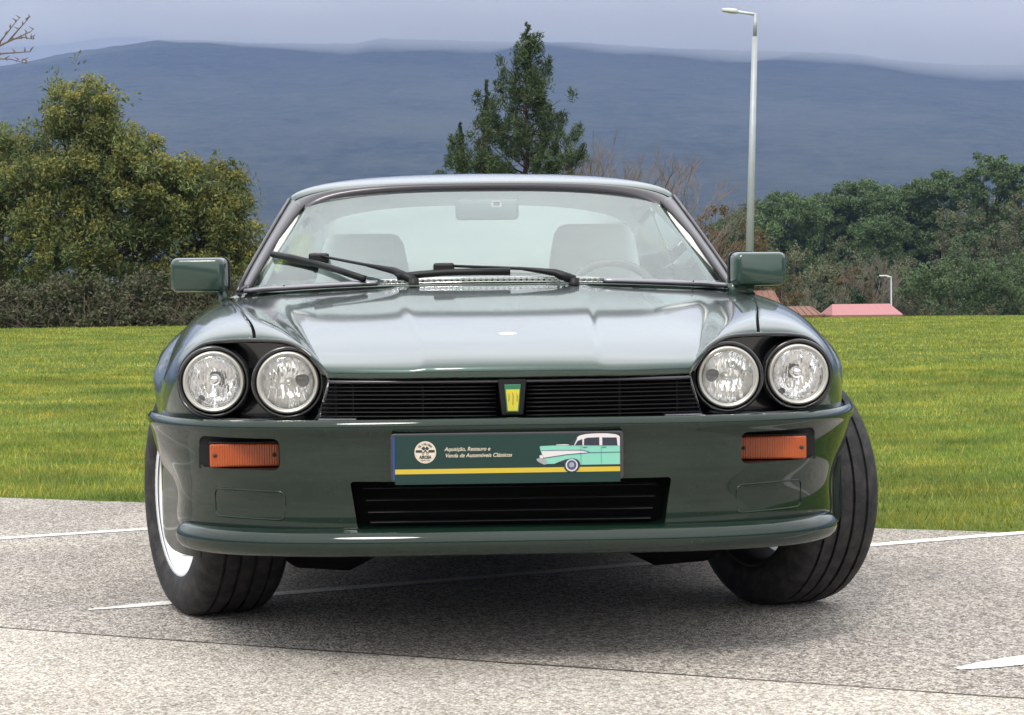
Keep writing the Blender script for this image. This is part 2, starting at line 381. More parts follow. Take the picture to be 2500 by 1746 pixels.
M['line'] = mat('road_paint', (.74, .73, .70), .7)
ln = noise(M['line'], 130, 4); setc(M['line'], mixc(M['line'], ramp(M['line'].node_tree, ln, [(.36, (1, 1, 1)), (.50, (0, 0, 0))]), (.76, .75, .72), (.42, .39, .36)))
def paint_line(p, q, wdt=.10, z=.002):
    p = Vector((*p, 0)); q = Vector((*q, 0)); d_ = (q - p).normalized(); n_ = Vector((-d_.y, d_.x, 0))
    k = int((q - p).length / .05); v = []
    for i in range(k + 1):
        c = p + (q - p) * (i / k); tip = min(1, (i + .25) / 4.0)
        for s in (-1, 1):
            e = c + n_ * (s * wdt / 2 * (tip if s > 0 else min(1, (i + 2) / 4.0)) + random.uniform(-.002, .002)); v.append((e.x, e.y, z))
    return tag(obj('parking_line', v, [(2 * i, 2 * i + 2, 2 * i + 3, 2 * i + 1) for i in range(k)], M['line'], smooth=False), kind='structure')
paint_line((-1.16, 5.37), (1.86, 6.815), .06)
paint_line((-4.2, 5.77), (-.6, 7.46), .06)
paint_line((.985, 4.435), (4.1, 5.92), .085)
# ---- mountain
rid = np.array([(-6500, 120), (-3600, 160), (-1832, 252), (-1361, 325), (-1086, 360), (-891, 382), (-844, 389), (-789, 401), (-695, 414), (-609, 424), (-539, 423), (-453, 417), (-266, 415), (-226, 423), (-148, 420), (-31, 415), (125, 412), (281, 400), (437, 394), (593, 388), (671, 376), (788, 366), (902, 364), (1218, 328), (1687, 268), (3600, 170), (6500, 120)], float)
mxs = np.concatenate([np.linspace(-6500, -1500, 40)[:-1], np.linspace(-1500, 1500, 260), np.linspace(1500, 6500, 40)[1:]])
rz = np.interp(mxs, rid[:, 0], rid[:, 1])
tt = np.linspace(0, 1, 90)
X_, T_ = np.meshgrid(mxs, tt, indexing='ij')
prof = np.where(T_ < .1, .0 + T_ * .4, .04 + (T_ - .1) / .9 * .96); prof = prof ** 1.15
Yb = 1250 + (3500 - 1250) * T_
sp = npnoise(X_, Yb, 21, 4, 1 / 330.); sp2 = npnoise(X_, Yb, 22, 5, 1 / 60.)
Z_ = -9 + (rz[:, None] + 9) * prof + (sp * 26 * np.sin(np.pi * T_) + sp2 * 5 * np.sin(np.pi * T_) ** .5)
Y_ = Yb + 120 * sp * np.sin(np.pi * T_)
Z_[:, -1] += np.random.default_rng(2).uniform(0, 1.6, len(mxs))
Xb = np.concatenate([X_, X_[:, -1:]], 1); Ybk = np.concatenate([Y_, Y_[:, -1:] + 900], 1); Zbk = np.concatenate([Z_, Z_[:, -1:] * .3], 1)
M['mount'] = mat('forested_slope', (.030, .045, .04), .95, spec=.05)
mn = noise(M['mount'], .004, 6, .6, 'Position'); mn2 = noise(M['mount'], .035, 5, .7, 'Position')
mc = mixc(M['mount'], ramp(M['mount'].node_tree, mn, [(.35, (0, 0, 0)), (.65, (1, 1, 1))]), (.008, .015, .018), (.040, .046, .040))
setc(M['mount'], mixc(M['mount'], ramp(M['mount'].node_tree, mn2, [(.4, (0, 0, 0)), (.7, (.7, .7, .7))]), mc, (.06, .062, .05)))
bump(M['mount'], mn2, 1.0, 12)
mountain = tag(obj('mountain', np.stack([Xb, Ybk, Zbk], -1), gridfaces(len(mxs), 91, True), M['mount']), kind='structure')

# ================================================================== THE CAR  (local frame: X across, Y backwards from the front axle, Z up)
car = empty('sports_coupe', (-.0390, 5.3632, 0), .04202)
tag(car, 'dark green metallic two-door coupe with quad round headlights parked on the asphalt', 'car')
def mir(net): return [[(-p[0], p[1], p[2]) for p in row] for row in net]
def panel(name, net, nu, nv, m, side=1, th=.006, parent=car, hole=None):
    P = patch(net if side > 0 else mir(net), nu, nv)
    f = gridfaces(nu, nv, side < 0)
    if hole:
        dead, _ = grid_hole(P, hole[0], hole[1], None); f = gridfaces(nu, nv, side < 0)[~dead.ravel()]
    o = obj(name, P, f, m, parent)
    if th: solid(o, th)
    return o
# ---- hood (columns from the centre to the shut line, rows from lip to cowl)
H = [
 [(0,-.885,.662),(.10,-.882,.662),(.195,-.874,.662),(.215,-.872,.662),(.35,-.838,.661),(.412,-.808,.660),(.418,-.803,.664),(.436,-.778,.690),(.475,-.752,.727),(.53,-.724,.745),(.588,-.703,.749)],
 [(0,-.893,.682),(.10,-.890,.682),(.195,-.882,.682),(.215,-.880,.681),(.35,-.845,.680),(.414,-.812,.679),(.420,-.806,.681),(.438,-.778,.702),(.478,-.750,.736),(.53,-.722,.754),(.588,-.701,.758)],
 [(0,-.880,.699),(.10,-.877,.699),(.195,-.868,.698),(0.207,-.866,0.6930),(.36,-.830,0.692),(.420,-.798,.691),(.427,-.790,.692),(.443,-.765,.710),(.482,-.738,.743),(.53,-.708,.760),(.589,-.688,.764)],
 [(0,-.80,0.718),(.10,-.80,0.718),(.197,-.79,0.717),(0.209,-.79,0.7120),(.37,-.76,0.706),(.432,-.74,0.703),(.440,-.735,0.704),(.456,-.72,0.717),(.49,-.70,0.748),(.54,-.68,0.768),(.594,-.655,0.774)],
 [(0,-.66,0.740),(.11,-.66,0.740),(.205,-.66,0.739),(0.217,-.66,0.7340),(.39,-.64,0.727),(.452,-.63,0.724),(.460,-.63,0.725),(.476,-.62,0.734),(.51,-.61,0.763),(.56,-.60,0.781),(.606,-.58,0.788)],
 [(0,-.40,0.774),(.12,-.40,0.774),(.222,-.40,0.773),(0.234,-.40,0.7680),(.42,-.40,0.760),(.486,-.40,0.754),(.495,-.40,0.754),(.512,-.40,0.759),(.55,-.40,0.781),(.60,-.39,0.798),(.642,-.38,0.806)],
 [(0,-.10,0.812),(.13,-.10,0.812),(.242,-.10,0.811),(0.254,-.10,0.8060),(.455,-.10,0.796),(.522,-.10,0.789),(.531,-.10,0.788),(.548,-.10,0.786),(.59,-.10,0.798),(.64,-.10,0.812),(.684,-.10,0.820)],
 [(0,.18,0.845),(.14,.18,0.845),(.262,.18,0.844),(0.274,.18,0.8390),(.485,.18,0.827),(.556,.18,0.819),(.566,.18,0.817),(.583,.18,0.810),(.625,.18,0.814),(.68,.18,0.823),(.722,.18,0.828)],
 [(0,.36,0.864),(.14,.36,0.864),(.274,.37,0.862),(0.286,.37,0.8570),(.52,.42,0.843),(.594,.45,0.837),(.604,.45,0.835),(.622,.45,0.830),(.66,.46,0.828),(.715,.46,0.830),(.755,.46,0.832)],
 [(0,.455,.872),(.14,.455,.872),(.28,.475,.869),(0.292,.48,0.8640),(.55,.56,0.850),(.630,.61,.848),(.642,.62,.847),(.658,.63,.846),(.70,.65,.843),(.745,.67,.838),(.782,.685,.834)]]
H = [r_[:2] + [(r_[2][0] - .022, r_[2][1], r_[2][2] - .0002), r_[2], r_[3], (r_[3][0] + .022, r_[3][1] + .004, r_[3][2] - .0012)] + r_[4:] for r_ in H]
HF = [[(-p[0], p[1], p[2]) for p in row[:0:-1]] + row for row in H]
hood = panel('hood', HF, 110, 300, M['paint'])
tag(hood, 'pale reflecting bonnet with two raised creases')
# ---- front fenders
arch = lambda yc, r, zc=.315: (lambda P: np.hypot(P[..., 1] - yc, P[..., 2] - zc) - r)
F = [
 [(.596,-.699,.749),(.66,-.672,.748),(.716,-.640,.738),(.757,-.615,.706),(.779,-.600,.66),(.772,-.603,.607),(.742,-.622,.575),(.70,-.648,.558)],
 [(.596,-.698,.758),(.663,-.671,.757),(.720,-.637,.745),(.763,-.611,.711),(.787,-.594,.66),(.781,-.595,.60),(.756,-.612,.566),(.72,-.635,.552)],
 [(.598,-.682,.768),(.667,-.655,.766),(.727,-.622,.752),(.774,-.595,.712),(.802,-.574,.655),(.800,-.572,.595),(.784,-.586,.558),(.77,-.60,.545)],
 [(.612,-.58,.788),(.682,-.565,.784),(.744,-.545,.764),(.800,-.525,.712),(.832,-.50,.65),(.836,-.498,.59),(.828,-.50,.552),(.82,-.50,.535)],
 [(.646,-.38,.806),(.712,-.375,.801),(.772,-.365,.778),(.828,-.350,.716),(.858,-.34,.648),(.866,-.34,.585),(.864,-.34,.545),(.86,-.34,.52)],
 [(.680,-.14,.820),(.745,-.14,.813),(.802,-.14,.787),(.850,-.14,.735),(.874,-.14,.662),(.880,-.14,.58),(.88,-.14,.50),(.878,-.14,.42)],
 [(.719,.14,.828),(.774,.14,.822),(.827,.14,.797),(.868,.14,.742),(.884,.14,.665),(.888,.14,.57),(.886,.14,.48),(.884,.14,.38)],
 [(.756,.42,.832),(.806,.42,.826),(.852,.42,.803),(.880,.42,.748),(.888,.42,.66),(.889,.42,.52),(.880,.42,.36),(.862,.42,.20)],
 [(.788,.67,.836),(.824,.69,.830),(.860,.70,.808),(.883,.71,.752),(.889,.71,.66),(.888,.71,.50),(.878,.71,.34),(.858,.71,.20)]]
for s in (-1, 1):
    fe = panel('front_fender', F, 120, 90, M['paint'], s, hole=(arch(0, .372), (1, 2)))
    # wheel-arch flare, following the fender skin
    FS = patch(F, 120, 90).reshape(-1, 3); n = 44; Pn = []
    def fx(y_, z_): k_ = np.argmin((FS[:, 1] - y_) ** 2 + (FS[:, 2] - z_) ** 2); return FS[k_, 0]
    for i in range(n + 1):
        a = R(36 + (196 - 36) * i / n); k = min(1, math.sin(math.pi * i / n) * 2.2)
        for r, dx in ((.462, -.004), (.440, .004), (.415, .017), (.392, .028), (.374, .030), (.362, .022), (.360, -.06)):
            y_, z_ = -r * math.cos(a), .315 + r * math.sin(a)
            Pn.append((s * (min(fx(y_, z_), .875) + dx * (k if dx > 0 else 1)), y_, z_))
    obj('arch_flare', Pn, gridfaces(n + 1, 7, s > 0), M['paint'], fe)
    # door and rear quarter
    Dn = [[(.790,.716,.835),(.828,.716,.828),(.863,.716,.806),(.885,.716,.752),(.889,.716,.62),(.882,.716,.38),(.858,.716,.20)],
          [(.79,1.1,.848),(.832,1.1,.842),(.868,1.1,.815),(.888,1.1,.755),(.892,1.1,.62),(.885,1.1,.38),(.86,1.1,.20)],
          [(.785,1.6,.858),(.832,1.6,.851),(.870,1.6,.822),(.890,1.6,.758),(.894,1.6,.62),(.886,1.6,.38),(.86,1.6,.20)],
          [(.775,1.99,.866),(.828,1.99,.858),(.869,1.99,.826),(.890,1.99,.76),(.894,1.99,.62),(.886,1.99,.38),(.86,1.99,.20)]]
    do = panel('door', Dn, 40, 40, M['paint'], s)
    Qn = [[(.775,1.996,.866),(.828,1.996,.858),(.869,1.996,.826),(.890,1.996,.76),(.894,1.996,.62),(.886,1.996,.38),(.86,1.996,.20)],
          [(.75,2.4,.872),(.82,2.4,.862),(.868,2.4,.826),(.890,2.4,.76),(.894,2.4,.62),(.886,2.4,.38),(.86,2.4,.20)],
          [(.72,2.9,.872),(.80,2.9,.860),(.855,2.9,.822),(.880,2.9,.755),(.884,2.9,.62),(.874,2.9,.38),(.85,2.9,.20)],
          [(.66,3.4,.855),(.75,3.4,.842),(.815,3.4,.805),(.845,3.4,.74),(.85,3.4,.60),(.84,3.4,.42),(.82,3.4,.30)],
          [(.60,3.62,.838),(.69,3.62,.826),(.755,3.62,.79),(.785,3.62,.73),(.79,3.62,.60),(.78,3.62,.45),(.76,3.62,.36)]]
    panel('rear_quarter', Qn, 90, 60, M['paint'], s, hole=(arch(2.591, .365), (1, 2)))
    # wheel-well liners
    for yc in (0, 2.591):
        aa = [R(q) for q in range(-4 if yc else 6, 185 if yc else 175, 9)]; v = []
        for a in aa: v += [(s * .47, yc - .40 * math.cos(a), .315 + .40 * math.sin(a)), (s * (.86 if yc else .79), yc - .40 * math.cos(a), .315 + .40 * math.sin(a))]
        k_ = len(aa); MB().add(v, [(2 * q, 2 * q + 1, 2 * q + 3, 2 * q + 2) for q in range(k_ - 1)] + [tuple(2 * q for q in range(k_))]).obj('wheel_well', M['black_matt'], car, True)
# black strips added under the shut lines to stand in for gap shade
for s in (-1, 1):
    MB().tube([(s * p[0] + s * .004, p[1], p[2] - .016) for p in [r_[-1] for r_ in H[2:]]], .008, 6).obj('shut_line_shade', M['black_matt'], car, True)
# ---- bumper
def planlev(T, off, z, dz=None):
    T = np.array(T); d_ = np.gradient(T, axis=0); n_ = np.stack([-d_[:, 1], d_[:, 0]], 1); n_ /= np.linalg.norm(n_, axis=1)[:, None]
    Q = T + n_ * off; Q[0, 0] = 0
    return [(x, y, z - .010 * min(1, (x / .8) ** 2) * (1 if z > .45 else 0)) for x, y in Q]
PT = [(0,-.925),(.13,-.924),(.28,-.917),(.44,-.892),(.59,-.835),(.71,-.745),(.79,-.635),(.845,-.52),(.874,-.43),(.886,-.362)]
PM = [(0,-.915),(.13,-.914),(.28,-.907),(.44,-.882),(.58,-.825),(.69,-.745),(.768,-.645),(.800,-.56),(.826,-.46),(.848,-.395)]
PL = [(0,-.905),(.13,-.904),(.28,-.897),(.44,-.872),(.57,-.815),(.672,-.74),(.752,-.650),(.788,-.578),(.806,-.48),(.830,-.41)]
rows = [planlev(PT,.12,.560), planlev(PT,.05,.562), planlev(PT,.022,.568), planlev(PT,.014,.576), planlev(PT,.002,.575), planlev(PT,-.006,.561), planlev(PT,-.003,.548), planlev(PT,.005,.536), planlev(PT,.010,.510),
        [tuple((np.array(a) + np.array(b)) / 2) for a, b in zip(planlev(PT, .008, .47), planlev(PM, 0, .47))], planlev(PM,0,.43), planlev(PL,0,.385), planlev(PL,-.002,.345), planlev(PL,-.004,.325), planlev(PL,0,.285), planlev(PL,.03,.268), planlev(PL,.12,.264)]
BN = [[(-p[0], p[1], p[2]) for p in row[:0:-1]] + row for row in rows]
NU, NV = 130, 420
BP = patch(BN, NU, NV)
def sd_rr(x0, x1, z0, z1, r, taper=0.0):
    def f(P):
        x = P[..., 0]; z = P[..., 2]; cx = (x0 + x1) / 2; cz = (z0 + z1) / 2; hz_ = (z1 - z0) / 2
        hx = (x1 - x0) / 2 + taper * (z - cz) / hz_
        qx = np.abs(x - cx) - hx + r; qz = np.abs(z - cz) - hz_ + r
        s_ = np.hypot(np.maximum(qx, 0), np.maximum(qz, 0)) + np.minimum(np.maximum(qx, qz), 0) - r
        return np.where(P[..., 1] > -.55, 1.0, s_)
    return f
HOLES = [(sd_rr(-.358, .352, .325, .4335, .008, .008), .10, None), (sd_rr(-.722, -.526, .456, .529, .016), .075, None), (sd_rr(.526, .722, .456, .529, .016), .075, None)]
dead = np.zeros((NU - 1, NV - 1), bool); E_ = []
for hsd, dep, _ in HOLES:
    dd, ed = grid_hole(BP, hsd, (0, 2), None); dead |= dd; E_.append((ed, dep))
Vb = BP.reshape(-1, 3)
bumper = obj('front_bumper', Vb, gridfaces(NU, NV, True)[~dead.ravel()], M['bump_paint'], car)
tag(bumper, 'dark green front bumper and spoiler with wide lower air intake')
for (ed, dep), nm in zip(E_, ('intake_wall', 'signal_recess', 'signal_recess')):
    idx = {}; v = []; f = []
    def gi(k):
        if k not in idx: idx[k] = len(v); v.append(tuple(Vb[k])); v.append((Vb[k][0] * (1 if nm != 'signal_recess' else 1), (Vb[k][1] + dep) if nm == 'intake_wall' else -.700, Vb[k][2]))
        return idx[k]
    for a, b in ed:
        i, j = gi(a), gi(b); f.append((i, j, j + 1, i + 1))
    obj(nm, v, f, M['black_satin'] if nm == 'signal_recess' else M['bump_paint'], bumper)
MB().box((0, -.775, .38), (.78, .01, .15)).obj('intake_backing', M['black_matt'], bumper)
for z, hw in ((.414, .335), (.3865, .33), (.359, .325), (.336, .32)):
    bevel(MB().box((-.003, -.845, z), (hw * 2, .022, .003)).obj('intake_slat', M['black_satin'], bumper), .0015)
# splitter lip
sp_ = [(.748,-.590),(.762,-.625),(.755,-.668),(.728,-.722),(.68,-.785),(.60,-.85),(.45,-.912),(.28,-.938),(.13,-.945)]
cv = curve([(-a, b, 0) for a, b in sp_] + [(0, -.946, 0)] + [(a, b, 0) for a, b in sp_[::-1]], 90)
rad_ = [min(1, math.sqrt(max(0.0, 1 - (1 - min(1, (min(i, 89 - i) + .15) / 5)) ** 2))) for i in range(90)]
MB().tube([(p[0], p[1] + .013, .300 - .010 * min(1, (p[0] / .75) ** 2)) for p in cv], [.034 * r_ for r_ in rad_], 16, ry=[.0315 * r_ for r_ in rad_]).obj('splitter', M['bump_paint'], bumper, True)
# side air-dam returns behind the splitter ends
for s in (-1, 1):
    nt_ = [[(s * .735,-.625,z1),(s * .755,-.615,z1),(s * .790,-.555,z1),(s * (.79 + .030 * k_),-.555 + .085 * k_,z1),(s * (.79 + .056 * k_),-.555 + .150 * k_,z1),(s * (.79 + .066 * k_),-.555 + .182 * k_,z1)] for z1, k_ in [(max(a_, .274), b_) if s > 0 else (a_, b_) for a_, b_ in ((.545,1.2),(.48,1.05),(.40,1.0),(.32,1.0),(.272,.98),(.248,.88),(.236,.66),(.232,.4))]]
    solid(obj('air_dam_return', patch(nt_, 26, 18), gridfaces(26, 18, s > 0), M['bump_paint'], bumper), .006)
    # blanked fog-lamp panel: a shallow raised outline
    x0, x1, z0, z1 = .516, .686, .343, .408
    def by(x, z): 
        k = np.argmin((BP[..., 0] - x) ** 2 + (BP[..., 2] - z) ** 2 + (BP[..., 1] > -.55) * 9); return float(BP[..., 1].ravel()[k])
    oc = rrect(x0, x1, z0, z1, .014, 4); oc.append(oc[0])
    dn = []
    for (xa, za), (xb, zb) in zip(oc[:-1], oc[1:]):
        m_ = max(1, int(math.hypot(xb - xa, zb - za) / .012)); dn += [(xa + (xb - xa) * i / m_, za + (zb - za) * i / m_) for i in range(m_)]
    dn.append(dn[0])
    MB().tube([(s * x, by(s * x, z) + .0005, z) for x, z in dn], .0022, 6, cap=False).obj('fog_lamp_blank', M['bump_paint'], bumper, True)
# ---- turn signals
for s in (-1, 1):
    y0 = -.760
    ts = bevel(MB().box((s * .613, y0 + .012, .4855), (.160, .03, .054)).obj('turn_signal', M['amber'], car), .004)
    MB().box((s * .624, -.701, .4925), (.20, .012, .08)).obj('housing', M['black_satin'], ts)
    bevel(MB().prism([(s * .613 - .082, .5135), (s * .613 + .082, .5135), (s * .613 + .082, .5165), (s * .613 - .082, .5165)], y0 - .002, y0 + .03).obj('rim', M['black_satin'], ts), .001)
    for k in (-1, 1):
        v, f = lathe_y([(0, -.003), (.0045, -.003), (.005, .002)], (s * .613 + k * .068, y0 - .003, .4855), 14); obj('screw', v, f, M['brake'], ts)
# ---- headlights
BZ = [(.415,-.786,.654),(.430,-.775,.678),(.459,-.757,.714),(.490,-.741,.734),(.527,-.724,.745),(.590,-.702,.748),(.650,-.678,.747),(.708,-.645,.740),(.742,-.625,.722),(.766,-.611,.697),(.779,-.601,.664),(.778,-.602,.622),(.762,-.612,.592),(.730,-.632,.572),(.68,-.66,.563),(.60,-.692,.560),(.52,-.724,.560),(.45,-.756,.560)]
def close_curve(P_, n):
    P_ = np.array(P_); k = len(P_); o = []
    for i in range(k):
        a, b, c_, d_ = P_[(i - 1) % k], P_[i], P_[(i + 1) % k], P_[(i + 2) % k]
        for j in range(n):
            u = j / n; o.append(.5 * ((2 * b) + (-a + c_) * u + (2 * a - 5 * b + 4 * c_ - d_) * u * u + (-a + 3 * b - 3 * c_ + d_) * u ** 3))
    return np.array(o)
LAMPS = ((.512, -.752, .651, .0725), (.690, -.683, .6515, .0725))
for s in (-1, 1):
    oc = close_curve(BZ, 5); n = len(oc); ctr = oc.mean(0)
    back = oc.copy(); back[:, 1] += .052; back[:, 0] = ctr[0] + (back[:, 0] - ctr[0]) * .985; back[:, 2] = ctr[2] + (back[:, 2] - ctr[2]) * .97
    V = np.concatenate([oc, back, [[ctr[0], ctr[1] + .052, ctr[2]]]]); V[:, 0] *= s
    f = [(i, (i + 1) % n, (i + 1) % n + n, i + n) for i in range(n)] + [(i + n, (i + 1) % n + n, 2 * n) for i in range(n)]
    bz = sharp(obj('headlight_bezel', V, f if s > 0 else [q[::-1] for q in f], M['black_gloss'], car), 40)
    MB().tube([(s * p[0], p[1] - .001, p[2]) for p in list(oc) + [oc[0]]], .0055, 8, cap=False).obj('bezel_rim', M['black_gloss'], bz, True)
    for k, (x, y, z, r) in enumerate(LAMPS):
        c_ = (s * x, y, z)
        v, f = lathe_y([(r + .012, .075), (r + .012, .012), (r + .010, .006), (r + .004, .006), (r + .002, .02)], c_, 48)
        obj('lamp_shroud', v, f, M['black_gloss'], bz)
        v, f = lathe_y([(r, .02), (r, .006), (r - .002, .000), (r - .006, -.001), (r - .009, .003), (r - .010, .008)], c_, 56)
        hl = obj('headlight', v, f, M['lamp_ring'], car)
        pr = [(r - .009, .006)] + [((r - .009) * math.cos(R(a)), .006 + .055 * math.sin(R(a))) for a in range(8, 90, 8)] + [(.012, .062), (.0, .062)]
        v, f = lathe_y(pr, c_, 48); obj('reflector', v, f, M['reflector'], hl)
        v, f = lathe_y([(r - .0085, .006)] + [((r - .009) * math.sin(R(90 - a)), .006 - .013 * math.sin(R(a))) for a in range(3, 91, 3)], c_, 96)
        if k == 0: v = [(q[0], q[1] + .00035 * math.sin((q[0] - c_[0]) * 2 * math.pi / .0075) * (1 if math.hypot(q[0] - c_[0], q[2] - c_[2]) < r - .011 else 0), q[2]) for q in v]
        obj('lens', v, f, M['lens_clear'], hl)
        if k == 1:      # main beam: bulb shield on a bracket
            v, f = lathe_y([(0, .012), (.008, .013), (.0125, .017), (.014, .024), (.013, .05)], (c_[0], c_[1], c_[2] + .004), 24); obj('bulb_shield', v, f, M['chrome'], hl)
            MB().tube([(c_[0], c_[1] + .03, c_[2] - .008), (c_[0], c_[1] + .035, c_[2] - .055)], .003, 6).obj('bulb_bracket', M['chrome'], hl, True)
            v, f = lathe_y([(0, .035), (.009, .036), (.010, .055)], (c_[0] - .034 * (1 if s < 0 else 1), c_[1], c_[2] - .042), 14); obj('side_bulb', v, f, M['black_satin'], hl)
        else:
            v, f = lathe_y([(0, .026), (.006, .027), (.008, .034), (.008, .06)], c_, 20); obj('bulb', v, f, M['lamp_ring'], hl)
# ---- grille
gr = MB().box((0, -.775, .61), (.86, .012, .11)).obj('grille', M['black_matt'], car)
tag(gr, 'black horizontal slat grille with a small badge')
gyf = lambda x: -.862 + .30 * x * x
for i, z in enumerate((.642, .6335, .6245, .6145, .605, .595, .5855, .576)):
    hw = .412 + (.652 - z) * .30
    for s in (-1, 1):
        xa, xb = .034, hw; k = 9; P_ = [(s * (xa + (xb - xa) * j / k), gyf(xa + (xb - xa) * j / k), z) for j in range(k + 1)]
        MB().tube(P_, .009, 6, ry=.0017).obj('slat', M['black_satin'], gr, True)
for x in (-.40, -.36, .385, .25, -.2):
    MB().box((x, gyf(x) + .012, .608), (.004, .006, .075)).obj('vertical_bar', M['black_satin'], gr)
MB().tube([(x, gyf(x) - .010, .6545) for x in np.linspace(-.413, .413, 21)], .006, 8, ry=.0045).obj('top_trim', M['trim'], gr, True)
for s in (-1, 1):
    MB().tube([(s * .413, gyf(.413) - .005, .655), (s * .426, gyf(.43) + .0, .61), (s * .440, gyf(.44), .566)], .004, 6).obj('side_trim', M['black_gloss'], gr, True)
    MB().box((s * .395, -.818, .5685), (.085, .05, .006)).obj('corner_filler', M['alu'], gr)
MB().box((0, -.84, .5655), (.80, .06, .004)).obj('bottom_trim', M['black_satin'], gr)
bevel(MB().prism([(-.031, .660), (.035, .660), (.026, .577), (-.022, .577)], -.880, -.84).obj('badge_holder', M['black_satin'], gr), .003)
bevel(MB().prism([(-.0165, .6475), (.0215, .6475), (.0162, .584), (-.0112, .584)], -.8845, -.878).obj('badge', M['badge_green'], gr), .0015)
MB().prism([(-.0130, .636), (.0180, .636), (.0135, .588), (-.0085, .588)], -.8857, -.884).obj('badge_shield', M['badge_yellow'], gr)
mb = MB()
for cx, hh, zc in ((-.0068, .009, .618), (.0025, .014, .615), (.0118, .009, .618)):
    mb.tube([(cx - .0006, -.8862, zc + hh), (cx + .0012, -.8862, zc + hh * .4), (cx - .0012 + .0016, -.8862, zc - hh * .3), (cx, -.8862, zc - hh)], [.0009, .0019, .0016, .0006], 6, ry=[.0005] * 4)
mb.obj('badge_marks', M['badge_dark'], gr, True)
# hood roundel
em = [(.006 + .0255 * math.cos(R(a)), -.545 + .0255 * math.sin(R(a)) * 1.05) for a in range(0, 360, 12)]
mb = MB(); zz_ = lambda y: .7505 + .105 * (y + .545)
mb.add([(x, y, zz_(y)) for x, y in em] + [(x, y, zz_(y) + .004) for x, y in em] + [(.006, -.545, .7560)], [(i, (i + 1) % 30, (i + 1) % 30 + 30, i + 30) for i in range(30)] + [(i + 30, (i + 1) % 30 + 30, 60) for i in range(30)])
hr = mb.obj('hood_roundel', M['emblem'], car, True)
MB().tube([(x, y, zz_(y) + .0015) for x, y in em + em[:1]], .0016, 6, cap=False).obj('roundel_rim', M['alu'], hr, True)
# ---- number plate with the printed panel
PX0, PX1, PZ0, PZ1, PY = -.264, .239, .4295, .5385, -.938
pl = bevel(MB().prism(rrect(PX0 - .009, PX1 + .008, PZ0 + .006, PZ1 + .0045, .008), PY + .0015, PY + .016).obj('number_plate', M['trim'], car), .0015)
tag(pl, 'green plate panel with cream lettering, round logo, yellow stripe and a mint classic car')
MB().box(((PX0 + PX1) / 2, PY + .0005, (PZ0 + PZ1) / 2), (PX1 - PX0, .002, PZ1 - PZ0)).obj('panel', M['plate_green'], pl)
MB().box((PX0 - .0022, PY, (PZ0 + PZ1) / 2 + .004), (.0042, .003, PZ1 - PZ0 - .014)).obj('blue_edge', M['plate_blue'], pl)
PWX = PX1 - PX0; PHZ = PZ1 - PZ0
# print coordinates: pixels of the panel artwork (2152 wide, 456 high) to plate metres
def pp(u, v): return (PX0 + (u - 70) / 2152 * PWX, PZ1 - (v - 51) / 456 * PHZ)
ly = [PY - .0008]
def prt(name, poly, m, dep=.0004, layer=0):
    y = PY - .0007 - .00045 * layer
    return MB().prism([pp(*q) for q in poly], y - dep / 2, y + dep / 2).obj(name, m, pl)
prt('stripe', [(71, 364), (2221, 364), (2221, 409), (71, 409)], M['plate_yellow'])
def disc(cx, cy, r, n=48, a0=0, a1=360): return [(cx + r * math.cos(R(a0 + (a1 - a0) * i / n)), cy - r * math.sin(R(a0 + (a1 - a0) * i / n))) for i in range(n)]
prt('logo_disc', disc(361, 207, 103), M['plate_cream'])
def multi(name, polys, m, layer):
    y = PY - .0007 - .00045 * layer; mb = MB()
    for q in polys: mb.prism([pp(*k) for k in q], y - .0002, y + .0002)
    return mb.obj(name, m, pl)
dots = [disc(361 + 92 * math.cos(R(a)), 207 + 92 * math.sin(R(a)), 1.7, 6) for a in np.arange(0, 360, 6)]
multi('logo_dots', dots, M['plate_dark'], 1)
def orient(cx, cy, ang, poly):
    c, s = math.cos(R(ang)), math.sin(R(ang)); return [(cx + x * c - y * s, cy + x * s + y * c) for x, y in poly]
pist = []
for sg in (-1, 1):
    a = sg * 40
    pist.append(orient(361, 190, a, [(-4, -14), (4, -14), (5, 28), (-5, 28)]))
    pist.append(orient(361, 190, a, [(-15, -40), (15, -40), (15, -14), (-15, -14)]))
    hx, hy = orient(361, 190, a, [(0, 33)])[0]
    for q in range(12):
        pist.append([(hx + r_ * math.cos(R(b)), hy + r_ * math.sin(R(b))) for r_, b in ((12, q * 30), (12, q * 30 + 30), (6.5, q * 30 + 30), (6.5, q * 30))])
    pist.append([(361 + sg * 60 + k * 26, 197 + j) for k, j in ((-1, -12), (1, -12), (1.25, 0), (1, 12), (-1, 12), (-1.25, 0))])
multi('logo_pistons', pist, M['plate_dark'], 1)
ts_ = PWX / 2152
def ptext(name, s_, u, v, hpx, m, **k):
    x, z = pp(u, v); return text_mesh(name, s_, hpx * ts_, (x, PY - .0016, z), m, pl, **k)
ptext('logo_name', 'AIROSA', 361, 265, 42, M['plate_dark'], align='CENTER', bold=.00045, sx=.78)
ptext('logo_script', 'Classic Cars', 361, 286, 18, M['plate_dark'], align='CENTER', shear=.35)
for sg, y_ in ((-1, '2019'), (1, '2023')): pass
for i, ch in enumerate('OS 3 DA VIDA'):
    if ch == ' ': continue
    th = R(90 + 47 - i * 94 / 11); ptext('logo_arc_letter', ch, 361 + 68 * math.cos(th), 207 - 68 * math.sin(th), 24, M['plate_dark'], align='CENTER', rot=th - R(90), bold=.0002)
ptext('lettering', 'Aquisição, Restauro e', 543, 197, 53, M['plate_cream'], shear=.28, bold=.00012, sx=.93)
ptext('lettering', 'Venda de Automóveis Clássicos', 547, 257, 53, M['plate_cream'], shear=.28, bold=.00012, sx=.93)
